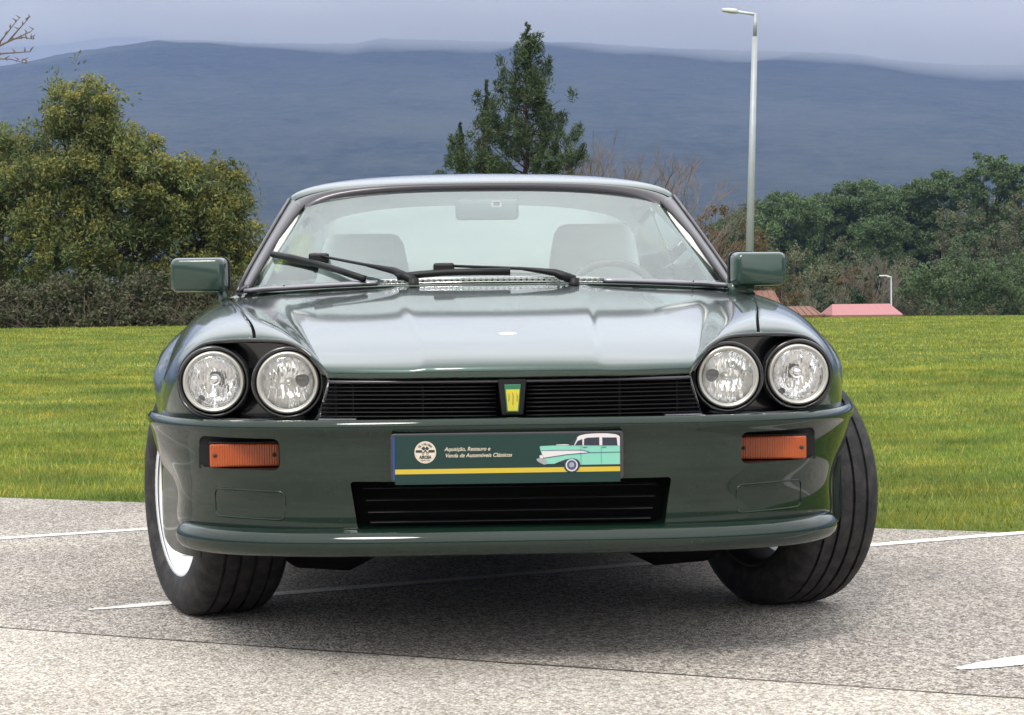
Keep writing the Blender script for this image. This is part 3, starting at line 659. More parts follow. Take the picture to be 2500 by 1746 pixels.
# the printed car
body_ = [(1452, 168), (1475, 163), (1610, 160), (1730, 160), (1830, 160), (2221, 168), (2221, 343), (1840, 343), (1835, 320), (1815, 295), (1785, 285), (1740, 285), (1700, 293), (1640, 312), (1590, 331), (1520, 331), (1500, 290), (1480, 255), (1460, 205)]
prt('print_body', body_, M['mint'], layer=1)
prt('print_roof', [(1782, 160), (1800, 120), (1812, 85), (1840, 68), (1900, 56), (2000, 51.5), (2100, 53), (2180, 62), (2212, 75), (2221, 90), (2221, 170), (2195, 166), (2040, 162), (1870, 162)], M['print_white'], layer=2)
prt('print_window', [(1726, 160), (1760, 128), (1805, 88), (1812, 96), (1790, 135), (1758, 162)], M['print_dark'], layer=3)
prt('print_window', [(1790, 161), (1815, 120), (1860, 103), (1862, 161)], M['print_dark'], layer=3)
prt('print_window', [(1876, 161), (1878, 101), (1910, 91), (2024, 88), (2024, 164)], M['print_dark'], layer=3)
prt('print_window', [(2052, 165), (2052, 90), (2190, 92), (2198, 166)], M['print_dark'], layer=3)
prt('print_flash', [(1466, 207), (1600, 207), (1800, 207), (1880, 213), (1930, 230), (1840, 233), (1700, 245), (1498, 272), (1480, 250)], M['print_white'], layer=2)
prt('print_trim', [(1462, 205), (1700, 203), (1860, 205), (1910, 216), (1935, 228), (2221, 227), (2221, 232), (1930, 233), (1895, 220), (1850, 210), (1700, 208), (1464, 209)], M['print_navy'], layer=3)
prt('print_trim', [(1496, 272), (1700, 244), (1930, 229), (1930, 234), (1700, 250), (1498, 278)], M['print_navy'], layer=3)
prt('print_bumper', [(1421, 285), (1440, 276), (1500, 280), (1520, 310), (1518, 335), (1490, 337), (1440, 312), (1424, 298)], M['print_silver'], layer=2)
prt('print_headlamp', [(1450, 252), (1470, 245), (1490, 265), (1480, 278), (1452, 275)], M['print_white'], layer=3)
prt('print_sill', [(1840, 343), (2221, 343), (2221, 356), (1835, 356)], M['print_dark'], layer=1)
prt('print_wheel_shadow', [(1630, 316), (1700, 291), (1745, 285), (1790, 287), (1828, 308), (1842, 345), (1800, 370), (1700, 365), (1680, 330)], M['print_dark'], layer=2)
prt('print_tyre', [(1757 + 76 * math.cos(R(a)), 350 - 66 * math.sin(R(a))) for a in range(0, 360, 9)], M['print_dark'], layer=3)
prt('print_whitewall', [(1757 + 58 * math.cos(R(a)), 346 - 57 * math.sin(R(a))) for a in range(0, 360, 9)], M['print_white'], layer=4)
prt('print_hubcap', [(1757 + 46 * math.cos(R(a)), 344 - 46 * math.sin(R(a))) for a in range(0, 360, 9)], M['print_navy'], layer=5)
prt('print_hubcap', [(1757 + 24 * math.cos(R(a)), 342 - 24 * math.sin(R(a))) for a in range(0, 360, 12)], M['print_silver'], layer=6)
for u in (1845, 2040): prt('print_door_line', [(u, 168), (u + 2.5, 168), (u + 2.5, 338), (u, 338)], M['print_navy'], layer=3)
for u in (1865, 2050): prt('print_handle', [(u, 178), (u + 40, 178), (u + 40, 185), (u, 185)], M['print_navy'], layer=3)
prt('print_ornament', [(1612, 151), (1690, 149), (1740, 152), (1740, 158), (1612, 157)], M['print_white'], layer=2)

# ---- windscreen, pillars, roof
G = [[(0,.470,.884),(.20,.478,.884),(.40,.53,.880),(.56,.60,.874),(.67,.665,.868),(.726,.710,.862)],
     [(0,.60,.944),(.20,.607,.943),(.40,.65,.937),(.56,.715,.928),(.65,.77,.920),(.704,.805,.913)],
     [(0,.82,1.040),(.20,.826,1.039),(.40,.86,1.032),(.55,.905,1.020),(.63,.945,1.008),(.669,.972,1.000)],
     [(0,1.05,1.132),(.20,1.053,1.131),(.38,1.072,1.123),(.51,1.098,1.108),(.58,1.12,1.094),(.622,1.135,1.083)],
     [(0,1.20,1.186),(.20,1.201,1.185),(.36,1.205,1.177),(.47,1.205,1.163),(.545,1.205,1.148),(.600,1.195,1.126)]]
GF = [[(-p[0], p[1], p[2]) for p in row[:0:-1]] + row for row in G]
ws = obj('windscreen', patch(GF, 50, 90), gridfaces(50, 90, False), M['screen'], car)
tag(ws, 'pale reflecting windscreen')
# frame: header and pillars
RF0 = [(0,1.222,1.203),(.2,1.223,1.202),(.36,1.229,1.197),(.46,1.236,1.190),(.54,1.246,1.180),(.592,1.262,1.167),(.618,1.277,1.158),(.634,1.292,1.148)]
GT = [(0,1.196,1.184),(.2,1.197,1.183),(.36,1.200,1.175),(.46,1.203,1.163),(.52,1.200,1.150),(.565,1.190,1.132),(.585,1.18,1.120),(.60,1.17,1.108)]
hn = []
for u, (oy, oz) in ((0, (0, -.004)), (.12, (-.008, .006)), (.5, (-.012, .010)), (.88, (-.008, .004)), (1, (.006, -.004))):
    hn.append([tuple(np.array(g_) * (1 - u) + np.array(r_) * u + (0, oy, oz)) for g_, r_ in zip(GT, RF0)])
hnf = [[(-q[0], q[1], q[2]) for q in row[:0:-1]] + row for row in hn]
obj('windscreen_header', patch(hnf, 14, 80), gridfaces(14, 80), M['trim'], car)
for s in (-1, 1):
    A = [(.722,.690,.862),(.70,.785,.914),(.662,.955,1.004),(.615,1.122,1.088),(.585,1.20,1.130)]
    B = [(.762,.722,.852),(.742,.83,.912),(.706,.99,.999),(.667,1.17,1.092),(.640,1.29,1.153)]
    net = []
    for q in range(5):
        a, b = np.array(A[q]), np.array(B[q]); up = np.array((0, -.012, .012)); md = (a + b) / 2
        net.append([tuple(v * (s, 1, 1)) for v in (a + (.0, .012, -.014), a + up * .4, a + (b - a) * .35 + up, a + (b - a) * .62 + up * .55, b + up * .2, b + (.006, .012, -.010), b + (.0, .045, -.016))])
    solid(obj('a_pillar', patch(net, 30, 24), gridfaces(30, 24, s < 0), M['trim'], car), .004)
    MB().tube([tuple(np.array(p) * (s, 1, 1) + (s * .002, .004, .004)) for p in B], .0055, 8).obj('drip_rail', M['trim'], car, True)
    MB().tube([tuple(np.array(p) * (s, 1, 1) + (-s * .0, -.002, .004)) for p in A], .0045, 8).obj('windscreen_seal', M['black_satin'], car, True)
    MB().add([(s * .742,.70,.848),(s * .775,.73,.846),(s * .758,.78,.892),(s * .752,.745,.885)], [(0, 1, 2, 3) if s > 0 else (3, 2, 1, 0)]).obj('pillar_gusset', M['black_satin'], car)
RF = [RF0, [(q[0] * 1.004, q[1] + .012, q[2] + .008) for q in RF0]]
for Y, zc, dz in ((1.30,1.222,.45),(1.45,1.243,.62),(1.70,1.263,.85),(2.0,1.258,1),(2.25,1.228,1),(2.38,1.200,1)):
    RF.append([(x, Y, zc - k * dz) for x, k in ((0,0),(.2,.003),(.36,.012),(.46,.024),(.545,.042),(.598,.068),(.625,.090),(.638,.110))])
RFF = [[(-p[0], p[1], p[2]) for p in row[:0:-1]] + row for row in RF]
solid(obj('roof', patch(RFF, 70, 90), gridfaces(70, 90, False), M['paint'], car), .006)
HLN = [[(p[0] * .97, p[1] + .02, p[2] - .028) for p in row] for row in RFF]
obj('headliner', patch(HLN, 30, 40), gridfaces(30, 40, True), M['headliner'], car)
for s in (-1, 1):
    SW = [[(.778,.80,.845),(.772,1.2,.858),(.765,1.6,.868),(.757,2.05,.876)],[(.735,.90,.94),(.722,1.25,.96),(.716,1.6,.97),(.708,2.0,.975)],[(.690,1.07,1.04),(.678,1.32,1.062),(.672,1.65,1.072),(.668,1.98,1.07)],[(.648,1.27,1.135),(.634,1.42,1.158),(.632,1.68,1.17),(.634,1.95,1.155)]]
    obj('side_window', patch([[(p[0] * s, p[1], p[2]) for p in r_] for r_ in SW], 16, 20), gridfaces(16, 20, s < 0), M['window'], car)
    # inner pillar trim, door card
    MB().tube([(s * .70,.80,.89),(s * .655,.98,1.0),(s * .605,1.18,1.095),(s * .575,1.27,1.135),(s * .575,1.6,1.165),(s * .575,2.0,1.15)], .022, 8).obj('inner_pillar_trim', M['headliner'], car, True)
    MB().box((s * .76, 1.40, .60), (.05, 1.2, .48)).obj('door_card', M['cream'], car)
    # rear buttress
    BT = [[(.757,2.05,.876),(.71,2.02,.98),(.668,2.0,1.08),(.634,1.97,1.155),(.61,2.1,1.17)],[(.75,2.4,.880),(.705,2.38,.97),(.66,2.36,1.07),(.62,2.35,1.135),(.58,2.38,1.15)],[(.73,2.8,.88),(.69,2.8,.93),(.65,2.8,.985),(.61,2.8,1.02),(.565,2.8,1.02)],[(.70,3.35,.86),(.68,3.35,.872),(.65,3.35,.885),(.62,3.35,.893),(.58,3.35,.885)]]
    solid(obj('rear_buttress', patch([[(p[0] * s, p[1], p[2]) for p in r_] for r_ in BT], 30, 20), gridfaces(30, 20, s < 0), M['paint'], car), .01)
RW = [[(-.58,2.38,1.145),(-.2,2.385,1.188),(.2,2.385,1.188),(.58,2.38,1.145)],[(-.59,2.5,1.08),(-.2,2.51,1.12),(.2,2.51,1.12),(.59,2.5,1.08)],[(-.60,2.64,1.0),(-.2,2.66,1.03),(.2,2.66,1.03),(.60,2.64,1.0)],[(-.61,2.80,.90),(-.2,2.84,.905),(.2,2.84,.905),(.61,2.80,.90)]]
obj('rear_window', patch(RW, 14, 20), gridfaces(14, 20), M['window'], car)
TK = [[(-.61,2.82,.896),(-.25,2.85,.90),(.25,2.85,.90),(.61,2.82,.896)],[(-.6,3.1,.89),(-.25,3.1,.90),(.25,3.1,.90),(.6,3.1,.89)],[(-.6,3.4,.868),(-.25,3.45,.875),(.25,3.45,.875),(.6,3.4,.868)],[(-.58,3.63,.835),(-.25,3.68,.845),(.25,3.68,.845),(.58,3.63,.835)],[(-.58,3.65,.79),(-.25,3.70,.80),(.25,3.70,.80),(.58,3.65,.79)]]
solid(obj('trunk_lid', patch(TK, 30, 30), gridfaces(30, 30), M['paint'], car), .008)
MB().box((0, 3.62, .60), (1.55, .06, .42)).obj('tail_panel', M['paint'], car)
bevel(MB().box((0, 3.70, .48), (1.62, .14, .16)).obj('rear_bumper', M['bump_paint'], car), .03)
for s in (-1, 1): bevel(MB().box((s * .64, 3.655, .68), (.20, .03, .13)).obj('tail_light', mat('red_lens', (.4, .01, .01), .2), car), .008)
# ---- cowl, vent, screen-base trim
cw = [[(x, .46 + .44 * x * x * 1.05, .868 - .05 * x * x), ] for x in np.linspace(-.72, .72, 37)]
cb = []; 
for x in np.linspace(-.74, .74, 41):
    yb = .475 + .43 * x * x; cb += [(x, yb - .03, .862 - .045 * x * x), (x, yb + .02, .872 - .045 * x * x), (x, yb + .09, .866 - .045 * x * x)]
cowl = obj('cowl', cb, gridfaces(41, 3, True), M['black_satin'], car)
for s in (-1, 1):
    pth = [(s * x, .462 + .43 * x * x, .8825 - .046 * x * x) for x in np.linspace(.335, .735, 14)]
    MB().tube(pth, .014, 8, ry=.0085).obj('screen_base_trim', M['strip'], cowl, True)
    MB().box((s * .615, .625, .8655), (.004, .024, .017)).obj('trim_joint', M['black_satin'], cowl)
for i in range(38):
    x = -.31 + .625 * i / 37
    bevel(MB().box((x, .452 + .43 * x * x, .8835 - .045 * x * x), (.0105, .020, .009)).obj('vent_bar', M['chrome'], cowl), .001)
for dz in (-.0062, .0062): MB().tube([(x, .444 + .43 * x * x, .884 + dz - .045 * x * x) for x in np.linspace(-.325, .33, 21)], .0022, 6).obj('vent_rail', M['chrome'], cowl, True)
# ---- wipers
for bl, ar in (([(-.668,.868,.970),(-.60,.785,.957),(-.535,.708,.941),(-.45,.60,.916),(-.372,.497,.890)], [(-.226,.428,.884),(-.27,.487,.905),(-.282,.502,.912),(-.370,.582,.932),(-.516,.725,.962)]),
               ([(-.275,.47,.894),(-.223,.465,.900),(-.138,.460,.906),(-.04,.455,.907),(.056,.455,.906)], [(.240,.420,.880),(.20,.436,.896),(.185,.442,.902),(.091,.465,.915),(-.138,.478,.926)])):
    wp = MB().tube(ar, [.015, .013, .012, .006, .0045], 8, ry=[.014, .013, .011, .005, .004]).obj('wiper', M['black_satin'], car, True)
    MB().tube(bl, .009, 8, ry=.0105).obj('blade', M['black_satin'], wp, True)
    cpt = Vector(ar[-1]); bevel(MB().box(cpt + Vector((0, 0, -.008)), (.062, .026, .032)).obj('clip', M['black_satin'], wp), .007)
    v, f = lathe([(0, -.012), (.015, -.010), (.016, .01)], 14); MB().add([(ar[0][0] + p[1], ar[0][1] + p[2], ar[0][2] - p[0] - .004) for p in v], f).obj('pivot_cap', M['black_satin'], wp, True)
# ---- door mirrors
for s, xi, xo in ((-1, .777, .944), (1, .722, .884)):
    rings = []
    for dy, sh, sc in ((.0, .030, .80), (.006, .022, .90), (.022, .012, .96), (.05, .004, .99), (.095, .0, 1.0)):
        hx, hz_ = (xo - xi) / 2 * sc, .0515 * sc; cx = (xi + xo) / 2
        rings.append([(s * (cx + px), .50 + dy + .16 * (px + .08 if s else 0) * 0.6, .9065 + pz) for px, pz in rrect(-hx, hx, -hz_, hz_, .02 * sc, 5)])
    k = len(rings[0]); v = [p for r_ in rings for p in r_]
    f = [(i * k + j, i * k + (j + 1) % k, (i + 1) * k + (j + 1) % k, (i + 1) * k + j) for i in range(4) for j in range(k)] + [tuple(range(k - 1, -1, -1))]
    mr = sharp(obj('door_mirror', v, [q[::-1] for q in f] if s > 0 else f, M['mirror_paint'], car), 50)
    tag(mr, 'rectangular dark green door mirror')
    r2 = rings[-1]; c2 = np.mean(r2, axis=0)
    v = [tuple(c2 + (np.array(p) - c2) * 1.035) for p in r2] + [tuple(c2 + (np.array(p) - c2) * 1.035 + (0, .03, 0)) for p in r2]
    MB().add(v, [(j, (j + 1) % k, (j + 1) % k + k, j + k) for j in range(k)] + [tuple(range(k))]).obj('mirror_rim', M['black_satin'], mr, False)
    MB().add([tuple(c2 + (np.array(p) - c2) * .93 + (0, .0315, 0)) for p in r2], [tuple(range(k))]).obj('mirror_glass', M['chrome'], mr)
    xf = .792 if s < 0 else .778
    MB().tube([(s * (xi + .012), .575, .868), (s * (xi + .016), .575, .848), (s * xf, .59, .825)], [.011, .013, .02], 8, ry=[.025, .028, .04]).obj('mirror_stalk', M['mirror_paint'], mr, True)
    bevel(MB().box((s * (xf - .004), .61, .832), (.045, .07, .012)).obj('mirror_foot', M['black_satin'], mr), .004)
# ---- cabin
dsh = [[(-.70,.66,.850),(-.3,.56,.864),(.3,.56,.864),(.70,.66,.850)],[(-.70,.82,.868),(-.3,.80,.880),(.3,.80,.880),(.70,.82,.868)],[(-.70,1.0,.868),(-.3,1.0,.876),(.3,1.0,.876),(.70,1.0,.868)],[(-.70,1.03,.80),(-.3,1.04,.80),(.3,1.04,.80),(.70,1.03,.80)],[(-.70,1.0,.60),(-.3,1.02,.60),(.3,1.02,.60),(.70,1.0,.60)]]
obj('dashboard', patch(dsh, 24, 24), gridfaces(24, 24), M['dash'], car)
def loft(rings, cap=True):
    k = len(rings[0]); v = [p for r_ in rings for p in r_]
    f = [(i * k + j, i * k + (j + 1) % k, (i + 1) * k + (j + 1) % k, (i + 1) * k + j) for i in range(len(rings) - 1) for j in range(k)]
    return v, f + [tuple(range(k - 1, -1, -1)), tuple((len(rings) - 1) * k + j for j in range(k))]
for cx, top in ((-.412, 1.05), (.410, 1.078)):
    rg = []
    for z, hw, hd_, y in ((.42,.24,.09,1.62),(.60,.23,.085,1.66),(.78,.20,.08,1.70),(.90,.165,.07,1.725),(top - .10,.155,.06,1.745),(top - .035,.142,.055,1.75),(top - .008,.125,.045,1.752),(top,.10,.03,1.753)):
        rg.append([(cx + px, y + py, z) for px, py in rrect(-hw, hw, -hd_, hd_, min(hd_ * .8, .05), 4)])
    v, f = loft(rg); st = obj('seat', v, f, M['cream'], car); sharp(st, 60)
    bevel(MB().box((cx, 1.42, .44), (.48, .48, .14)).obj('cushion', M['cream'], st), .04, 3)
v, f = lathe([(0, 0)], 4)
swc = Vector((.412, 1.06, .798)); swr = Matrix.Rotation(R(-28), 3, 'X'); rr_ = .155
sw = MB().tube([swc + swr @ Vector((rr_ * 1.0 * math.cos(R(a)), 0, rr_ * math.sin(R(a)))) for a in range(0, 361, 10)], .014, 8, cap=False).obj('steering_wheel', M['wood'], car, True)
MB().box(swc, (.28, .02, .05), swr).obj('spoke', M['wood'], sw)
bevel(MB().box((.010, 1.115, 1.111), (.205, .03, .068)).obj('rear_view_mirror', M['mirror_back'], car), .014, 3)
stk = MB().prism([(.019, 1.127), (.024, 1.134), (.024, 1.137), (.053, 1.137), (.053, 1.130), (.056, 1.128), (.056, 1.117), (.024, 1.117), (.024, 1.121)], 1.062, 1.0625).obj('windscreen_sticker', M['print_white'], car)
MB().prism([(.029, 1.1335), (.049, 1.1335), (.049, 1.1215), (.029, 1.1215)], 1.0612, 1.0616).obj('sticker_panel', M['trim'], stk)
bevel(MB().box((0, 2.35, .66), (1.2, .3, .40)).obj('rear_seat', M['cream'], car), .05, 3)
MB().box((0, 2.66, .84), (1.3, .36, .03)).obj('parcel_shelf', M['headliner'], car)
# ---- underside
MB().box((0, 1.65, .215), (1.40, 3.6, .05)).obj('floor_pan', M['black_matt'], car)
MB().box((0, .0, .46), (.92, 1.42, .44)).obj('engine_bay', M['black_matt'], car)
bevel(MB().prism([(-.50, .27), (-.46, .205), (-.30, .20), (-.22, .235), (.22, .238), (.30, .205), (.46, .212), (.50, .27)], -.22, .16).obj('subframe', M['black_matt'], car), .01)
for s in (-1, 1):
    bevel(MB().prism([(s * .30, .26), (s * .56, .27), (s * .60, .19), (s * .54, .140), (s * .40, .130), (s * .32, .17)], -.20, .02).obj('suspension_mount', M['black_matt'], car), .012)
    MB().tube([(s * .20, .05, .25), (s * .62, .0, .215)], .03, 8).obj('lower_arm', M['black_matt'], car, True)
    MB().tube([(s * .25, -.15, .26), (s * .40, -.45, .27)], .025, 8).obj('anti_roll_bar', M['black_matt'], car, True)
# ---- wheels
TW, TR = .118, .318
tp = [(.205,-.100),(.215,-.112),(.235,-TW-.002),(.262,-TW-.004),(.288,-TW+.002),(.303,-.104),(.3105,-.094),(.3140,-.080)]
for g0 in (-.062, -.021, .021, .062):
    tp += [(.3165,g0-.0045),(.3085,g0-.0038),(.3085,g0+.0038),(.3165,g0+.0045)]
tp += [(.3140,.080),(.3105,.094),(.303,.104),(.288,TW-.002),(.262,TW+.004),(.235,TW+.002),(.215,.112),(.205,.100)]
tp = [(r_ + .0015, x) for r_, x in tp]
for s, y, steer in ((-1, 0, 23), (1, 0, 23), (-1, 2.591, 0), (1, 2.591, 0)):
    v, f = lathe(tp, 96)
    v = [(p[0], p[1], max(p[2], -.3145) if abs(p[0]) < .1 else p[2]) for p in v]
    # tread blocks: shallow sipes across the shoulder ribs
    wh = sharp(obj('wheel', v, f, M['rubber'], car), 30); wh.location = (s * (.764 if y == 0 else .755), y, .3145); wh.rotation_euler = (0, 0, R(steer))
    o_ = s
    rp = [(.205,-.102),(.214,-.108),(.212,-.098),(.200,-.092),(.188,-.07),(.182,0),(.188,.07),(.200,.092),(.212,.098),(.214,.108),(.205,.102)]
    v, f = lathe([(r_, x * s) for r_, x in rp if x * 1 > -.001], 64); obj('rim', v, f, M['rim'], wh)
    v, f = lathe([(r_, x * s) for r_, x in rp if x < .001], 64); obj('inner_barrel', v, f, M['brake'], wh)
    mb = MB()
    for j in range(5):
        a = 2 * math.pi * j / 5; ro = Matrix.Rotation(a, 3, 'X')
        mb.add([ro @ Vector(p) for p in ((o_ * .050, -.030, .04), (o_ * .050, .030, .04), (o_ * .075, .040, .186), (o_ * .075, -.040, .186), (o_ * .025, -.030, .04), (o_ * .025, .030, .04), (o_ * .045, .040, .186), (o_ * .045, -.040, .186))],
               [(0, 1, 2, 3), (7, 6, 5, 4), (0, 3, 7, 4), (1, 5, 6, 2), (0, 4, 5, 1), (3, 2, 6, 7)])
    v, f = lathe([(0, o_ * .060), (.045, o_ * .056), (.055, o_ * .045), (.055, o_ * .02)], 30); mb.add(v, f)
    bevel(mb.obj('spokes', M['rim'], wh), .006)
    v, f = lathe([(.04, -o_ * .01), (.145, -o_ * .01), (.148, -o_ * .035), (.04, -o_ * .035)], 40, True); obj('brake_disc', v, f, M['brake'], wh)

# ================================================================== LAWN
M['grass'] = leafmat('grass_blades', [(.115, .180, .028), (.165, .245, .040), (.220, .305, .058), (.295, .34, .082)], .35, .55, .9)
t = M['grass'].node_tree
g_ = noise(M['grass'], .55, 4, .6, 'Position', (1, 2.6, 1)); gm = ramp(t, g_, [(.40, (0, 0, 0)), (.62, (1, 1, 1))])
src = [l for l in t.links if l.to_socket == bsdf(M['grass']).inputs['Base Color']][0].from_socket
g2_ = noise(M['grass'], 1.7, 5, .65, 'Position', (1, 1.6, 1)); gd = ramp(t, g2_, [(.36, (.60, .68, .6)), (.50, (1, 1, 1)), (.64, (1.42, 1.2, 1.0))])
cc = mixc(M['grass'], gm, src, mixc(M['grass'], 1.0, src, (1.75, 1.30, 1.25), 'MULTIPLY'))
cc = mixc(M['grass'], 1.0, cc, gd, 'MULTIPLY')
setc(M['grass'], cc)
for n_ in t.nodes:
    if n_.type == 'BSDF_TRANSLUCENT': t.links.new(cc, n_.inputs[0])
def blades(n, y0, y1, h0, h1, wd, seed, kx=.285, k0=1.6):
    r = np.random.default_rng(seed)
    y = y0 + (y1 - y0) * r.random(n * 2) ** .8; x = (r.random(n * 2) * 2 - 1) * (y * kx + k0)
    k = (y > EDGE(x) + .03 + .05 * npnoise(x, y, 3, 4, 6.)) & (y < 43); x, y = x[k][:n], y[k][:n]; m = len(x)
    dens = npnoise(x, y, 31, 4, 1.6) * .5 + .5
    h = (h0 + (h1 - h0) * r.random(m)) * (.65 + .7 * dens); a = r.random(m) * 6.283; ln_ = h * r.uniform(.15, .9, m); la = r.random(m) * 6.283
    z = gz(x, y) - .004; b = np.stack([x, y, z], 1); dx = np.stack([np.cos(a), np.sin(a), np.zeros(m)], 1) * (wd * r.uniform(.6, 1.3, m))[:, None]
    tip = b + np.stack([np.cos(la) * ln_, np.sin(la) * ln_, h], 1)
    return np.stack([b - dx, b + dx, tip], 1).reshape(-1, 3)
V = np.concatenate([blades(190000, 6.0, 12, .010, .034, .0022, 1), blades(160000, 10, 20, .014, .038, .0040, 2), blades(170000, 17, 43, .016, .042, .008, 3), blades(5000, 6.0, 14, .035, .075, .0028, 4), blades(120000, 4.0, 20, .014, .040, .0050, 5, .5, 5.0), blades(90000, 14, 43, .016, .045, .011, 6, .6, 6.0)])
tag(obj('lawn_grass', V, np.arange(len(V)).reshape(-1, 3), M['grass'], smooth=False), 'short mown grass with yellowish patches on the lawn', 'grass', kind='stuff')

# ================================================================== TREES
def leaves(cen, rad, per, ll, lw, r, squash=1.0, up=0.0, shell=.35):
    """diamond leaves scattered through balls of the given centres and radii"""
    cen = np.repeat(np.asarray(cen, float), per, 0); rad = np.repeat(np.asarray(rad, float), per); n = len(cen)
    d_ = r.normal(size=(n, 3)); d_ /= np.linalg.norm(d_, axis=1)[:, None]
    q = cen + d_ * (rad * (shell + (1 - shell) * r.random(n)) ** .7 if False else rad * (r.random(n) ** shell))[:, None] * np.array([1, 1, squash])
    a = r.normal(size=(n, 3)) + np.array([0, 0, up]) + d_ * .6; a /= np.linalg.norm(a, axis=1)[:, None]
    b = np.cross(a, r.normal(size=(n, 3))); b /= np.linalg.norm(b, axis=1)[:, None]
    s = r.uniform(.65, 1.35, n)[:, None]
    a = a * ll * s; b = b * lw * s
    return np.stack([q - a, q + b * .9, q + a, q - b * .9], 1).reshape(-1, 3)
def quads(V): return np.arange(len(V)).reshape(-1, 4)
M['bark'] = mat('bark', (.075, .055, .042), .9, spec=.15); bump(M['bark'], noise(M['bark'], 9, 6, vscale=(1, 1, .25)), .8, .05)
M['twig'] = mat('bare_twigs', (.155, .12, .10), .85, spec=.15)
M['twig_grey'] = mat('pale_bare_twigs', (.17, .145, .12), .9, spec=.1)
M['acacia'] = leafmat('acacia_leaves', [(.070, .100, .040), (.102, .135, .048), (.138, .165, .056), (.175, .190, .066)], .22, .6, .6)
M['blossom'] = leafmat('acacia_blossom', [(.19, .19, .055), (.25, .235, .064), (.31, .28, .072)], .3, .7, .6)
M['pine'] = leafmat('pine_needles', [(.034, .060, .024), (.056, .085, .032), (.085, .112, .042)], .12, .55, .8)
M['stone_pine'] = leafmat('stone_pine_needles', [(.055, .094, .042), (.082, .130, .052), (.12, .165, .064)], .12, .6, .12)
M['euc'] = leafmat('mixed_forest_leaves', [(.070, .088, .048), (.11, .12, .064), (.155, .15, .082)], .15, .65, .12)
M['autumn'] = leafmat('autumn_leaves', [(.10, .065, .030), (.14, .085, .034), (.085, .085, .032), (.17, .10, .04)], .2, .7, .3)
M['bramble'] = leafmat('bramble_leaves', [(.042, .058, .027), (.07, .085, .038), (.10, .10, .05), (.12, .09, .06)], .15, .65, .9)
M['shrub'] = leafmat('dark_shrub_leaves', [(.012, .038, .016), (.022, .055, .020), (.035, .075, .026)], .15, .55, .4)
def limbs(trunk, boughs, n=7):
    mb = MB(); mb.tube(*trunk, n)
    for p, r_ in boughs: mb.tube(p, r_, 5)
    return mb
def crown(name, parent, sets, mats_):
    V = np.concatenate(sets); idx = np.concatenate([np.full(len(s) // 4, i) for i, s in enumerate(sets)])
    return obj(name, V, quads(V), None, parent, False, mats=mats_, midx=idx)
def gnd(x, y): return float(gz(np.array(x), np.array(y)))
def bough(a, b, r, sag=.25, n=4):
    a, b = np.array(a, float), np.array(b, float); P_ = []
    for i in range(n + 1):
        u = i / n; p = a + (b - a) * u; p = p + np.array([r.normal() * .05, r.normal() * .05, 0]) * np.linalg.norm(b - a) * u * (1 - u) * 2; p[2] += sag * np.linalg.norm(b - a) * (u * u - u) * 1.0; P_.append(tuple(p))
    return P_
def acacia(x, y, top, lobes, seed, label, yellow=.55, dens=95):
    """lobes: (dx, dz-centre, radius-x, radius-z)"""
    r = np.random.default_rng(seed); z0 = gnd(x, y) - .1; root = empty('acacia_tree', (x, y, z0)); tag(root, label, 'tree', 'acacia trees beyond the lawn')
    cen = []; rad = []
    for dx, zc, rx, rz_ in lobes:
        n = int(36 * rx * rz_ + 8)
        d_ = r.normal(size=(n, 3)); d_ /= np.linalg.norm(d_, axis=1)[:, None]; u = r.random(n) ** .33
        c = d_ * u[:, None] * np.array([rx, rx * .85, rz_]) + np.array([dx, 0, zc - z0]); cen.append(c); rad.append(r.uniform(.24, .44, n))
    cen = np.concatenate(cen); rad = np.concatenate(rad); k = cen[:, 2] > .25; cen, rad = cen[k], rad[k]
    yl = r.random(len(cen)) < yellow
    top_ = cen[yl] + np.array([0, -.08, .12])
    G1 = leaves(cen, rad, int(dens * 1.7), .060, .021, r, .85, .35); Y1 = leaves(top_, rad[yl] * .85, int(dens * 1.2), .040, .024, r, .75, .2)
    # loose sprigs round the outline
    sp_c = cen + r.normal(size=cen.shape) * .30; G2 = leaves(sp_c, rad * .55, 24, .065, .018, r, 1.2, .9)
    boughs = [(bough((0, 0, max(.2, min(.4 + .22 * i, cen[j][2] * .6))), tuple(cen[j]), r), [.06, .045, .03, .02, .008]) for i, j in enumerate(r.choice(len(cen), 16))]
    limbs((bough((0, 0, -.2), (lobes[0][0] * .6, 0, (top - z0) * .72), r, 0, 6), [.17, .15, .13, .10, .075, .05, .015]), boughs).obj('trunk', M['bark'], root, True)
    crown('crown', root, [G1, G2, Y1], [M['acacia'], M['acacia'], M['blossom']])
    return root
acacia(-9.9, 46.0, 5.75, [(.15, 4.6, .95, 1.05), (-.35, 3.3, 1.5, 1.2), (1.0, 2.9, 1.5, 1.15), (.2, 1.6, 1.7, 1.1), (1.3, 3.7, .75, .6), (2.2, 2.9, .8, .75)], 11, 'tallest rounded acacia with yellow blossom clumps behind the brambles')
acacia(-7.3, 46.6, 3.9, [(.45, 2.9, .75, .85), (-.3, 2.2, 1.0, 1.2), (.75, 1.8, .75, 1.2), (0, .8, 1.2, .9), (1.0, 1.1, .55, .9)], 12, 'lower acacia heavy with yellow blossom beside the tallest one', .7)
acacia(-12.1, 47.0, 4.9, [(.3, 3.5, 1.1, 1.3), (.5, 2.0, 1.4, 1.3), (-1.2, 2.6, 1.3, 1.5)], 13, 'dark green acacia with few blossoms on the far side of the tallest one', .22)
acacia(-15.6, 48.0, 6.0, [(.3, 4.2, 1.3, 1.5), (.5, 2.3, 1.7, 1.5), (-1.2, 2.6, 1.3, 1.5)], 14, 'outermost acacia beyond the dark one', .4, 60)
acacia(-5.6, 50.0, 1.9, [(0, 1.0, .55, .75), (.25, .4, .5, .6)], 15, 'small thin acacia sapling behind the coupe', .12, 70)
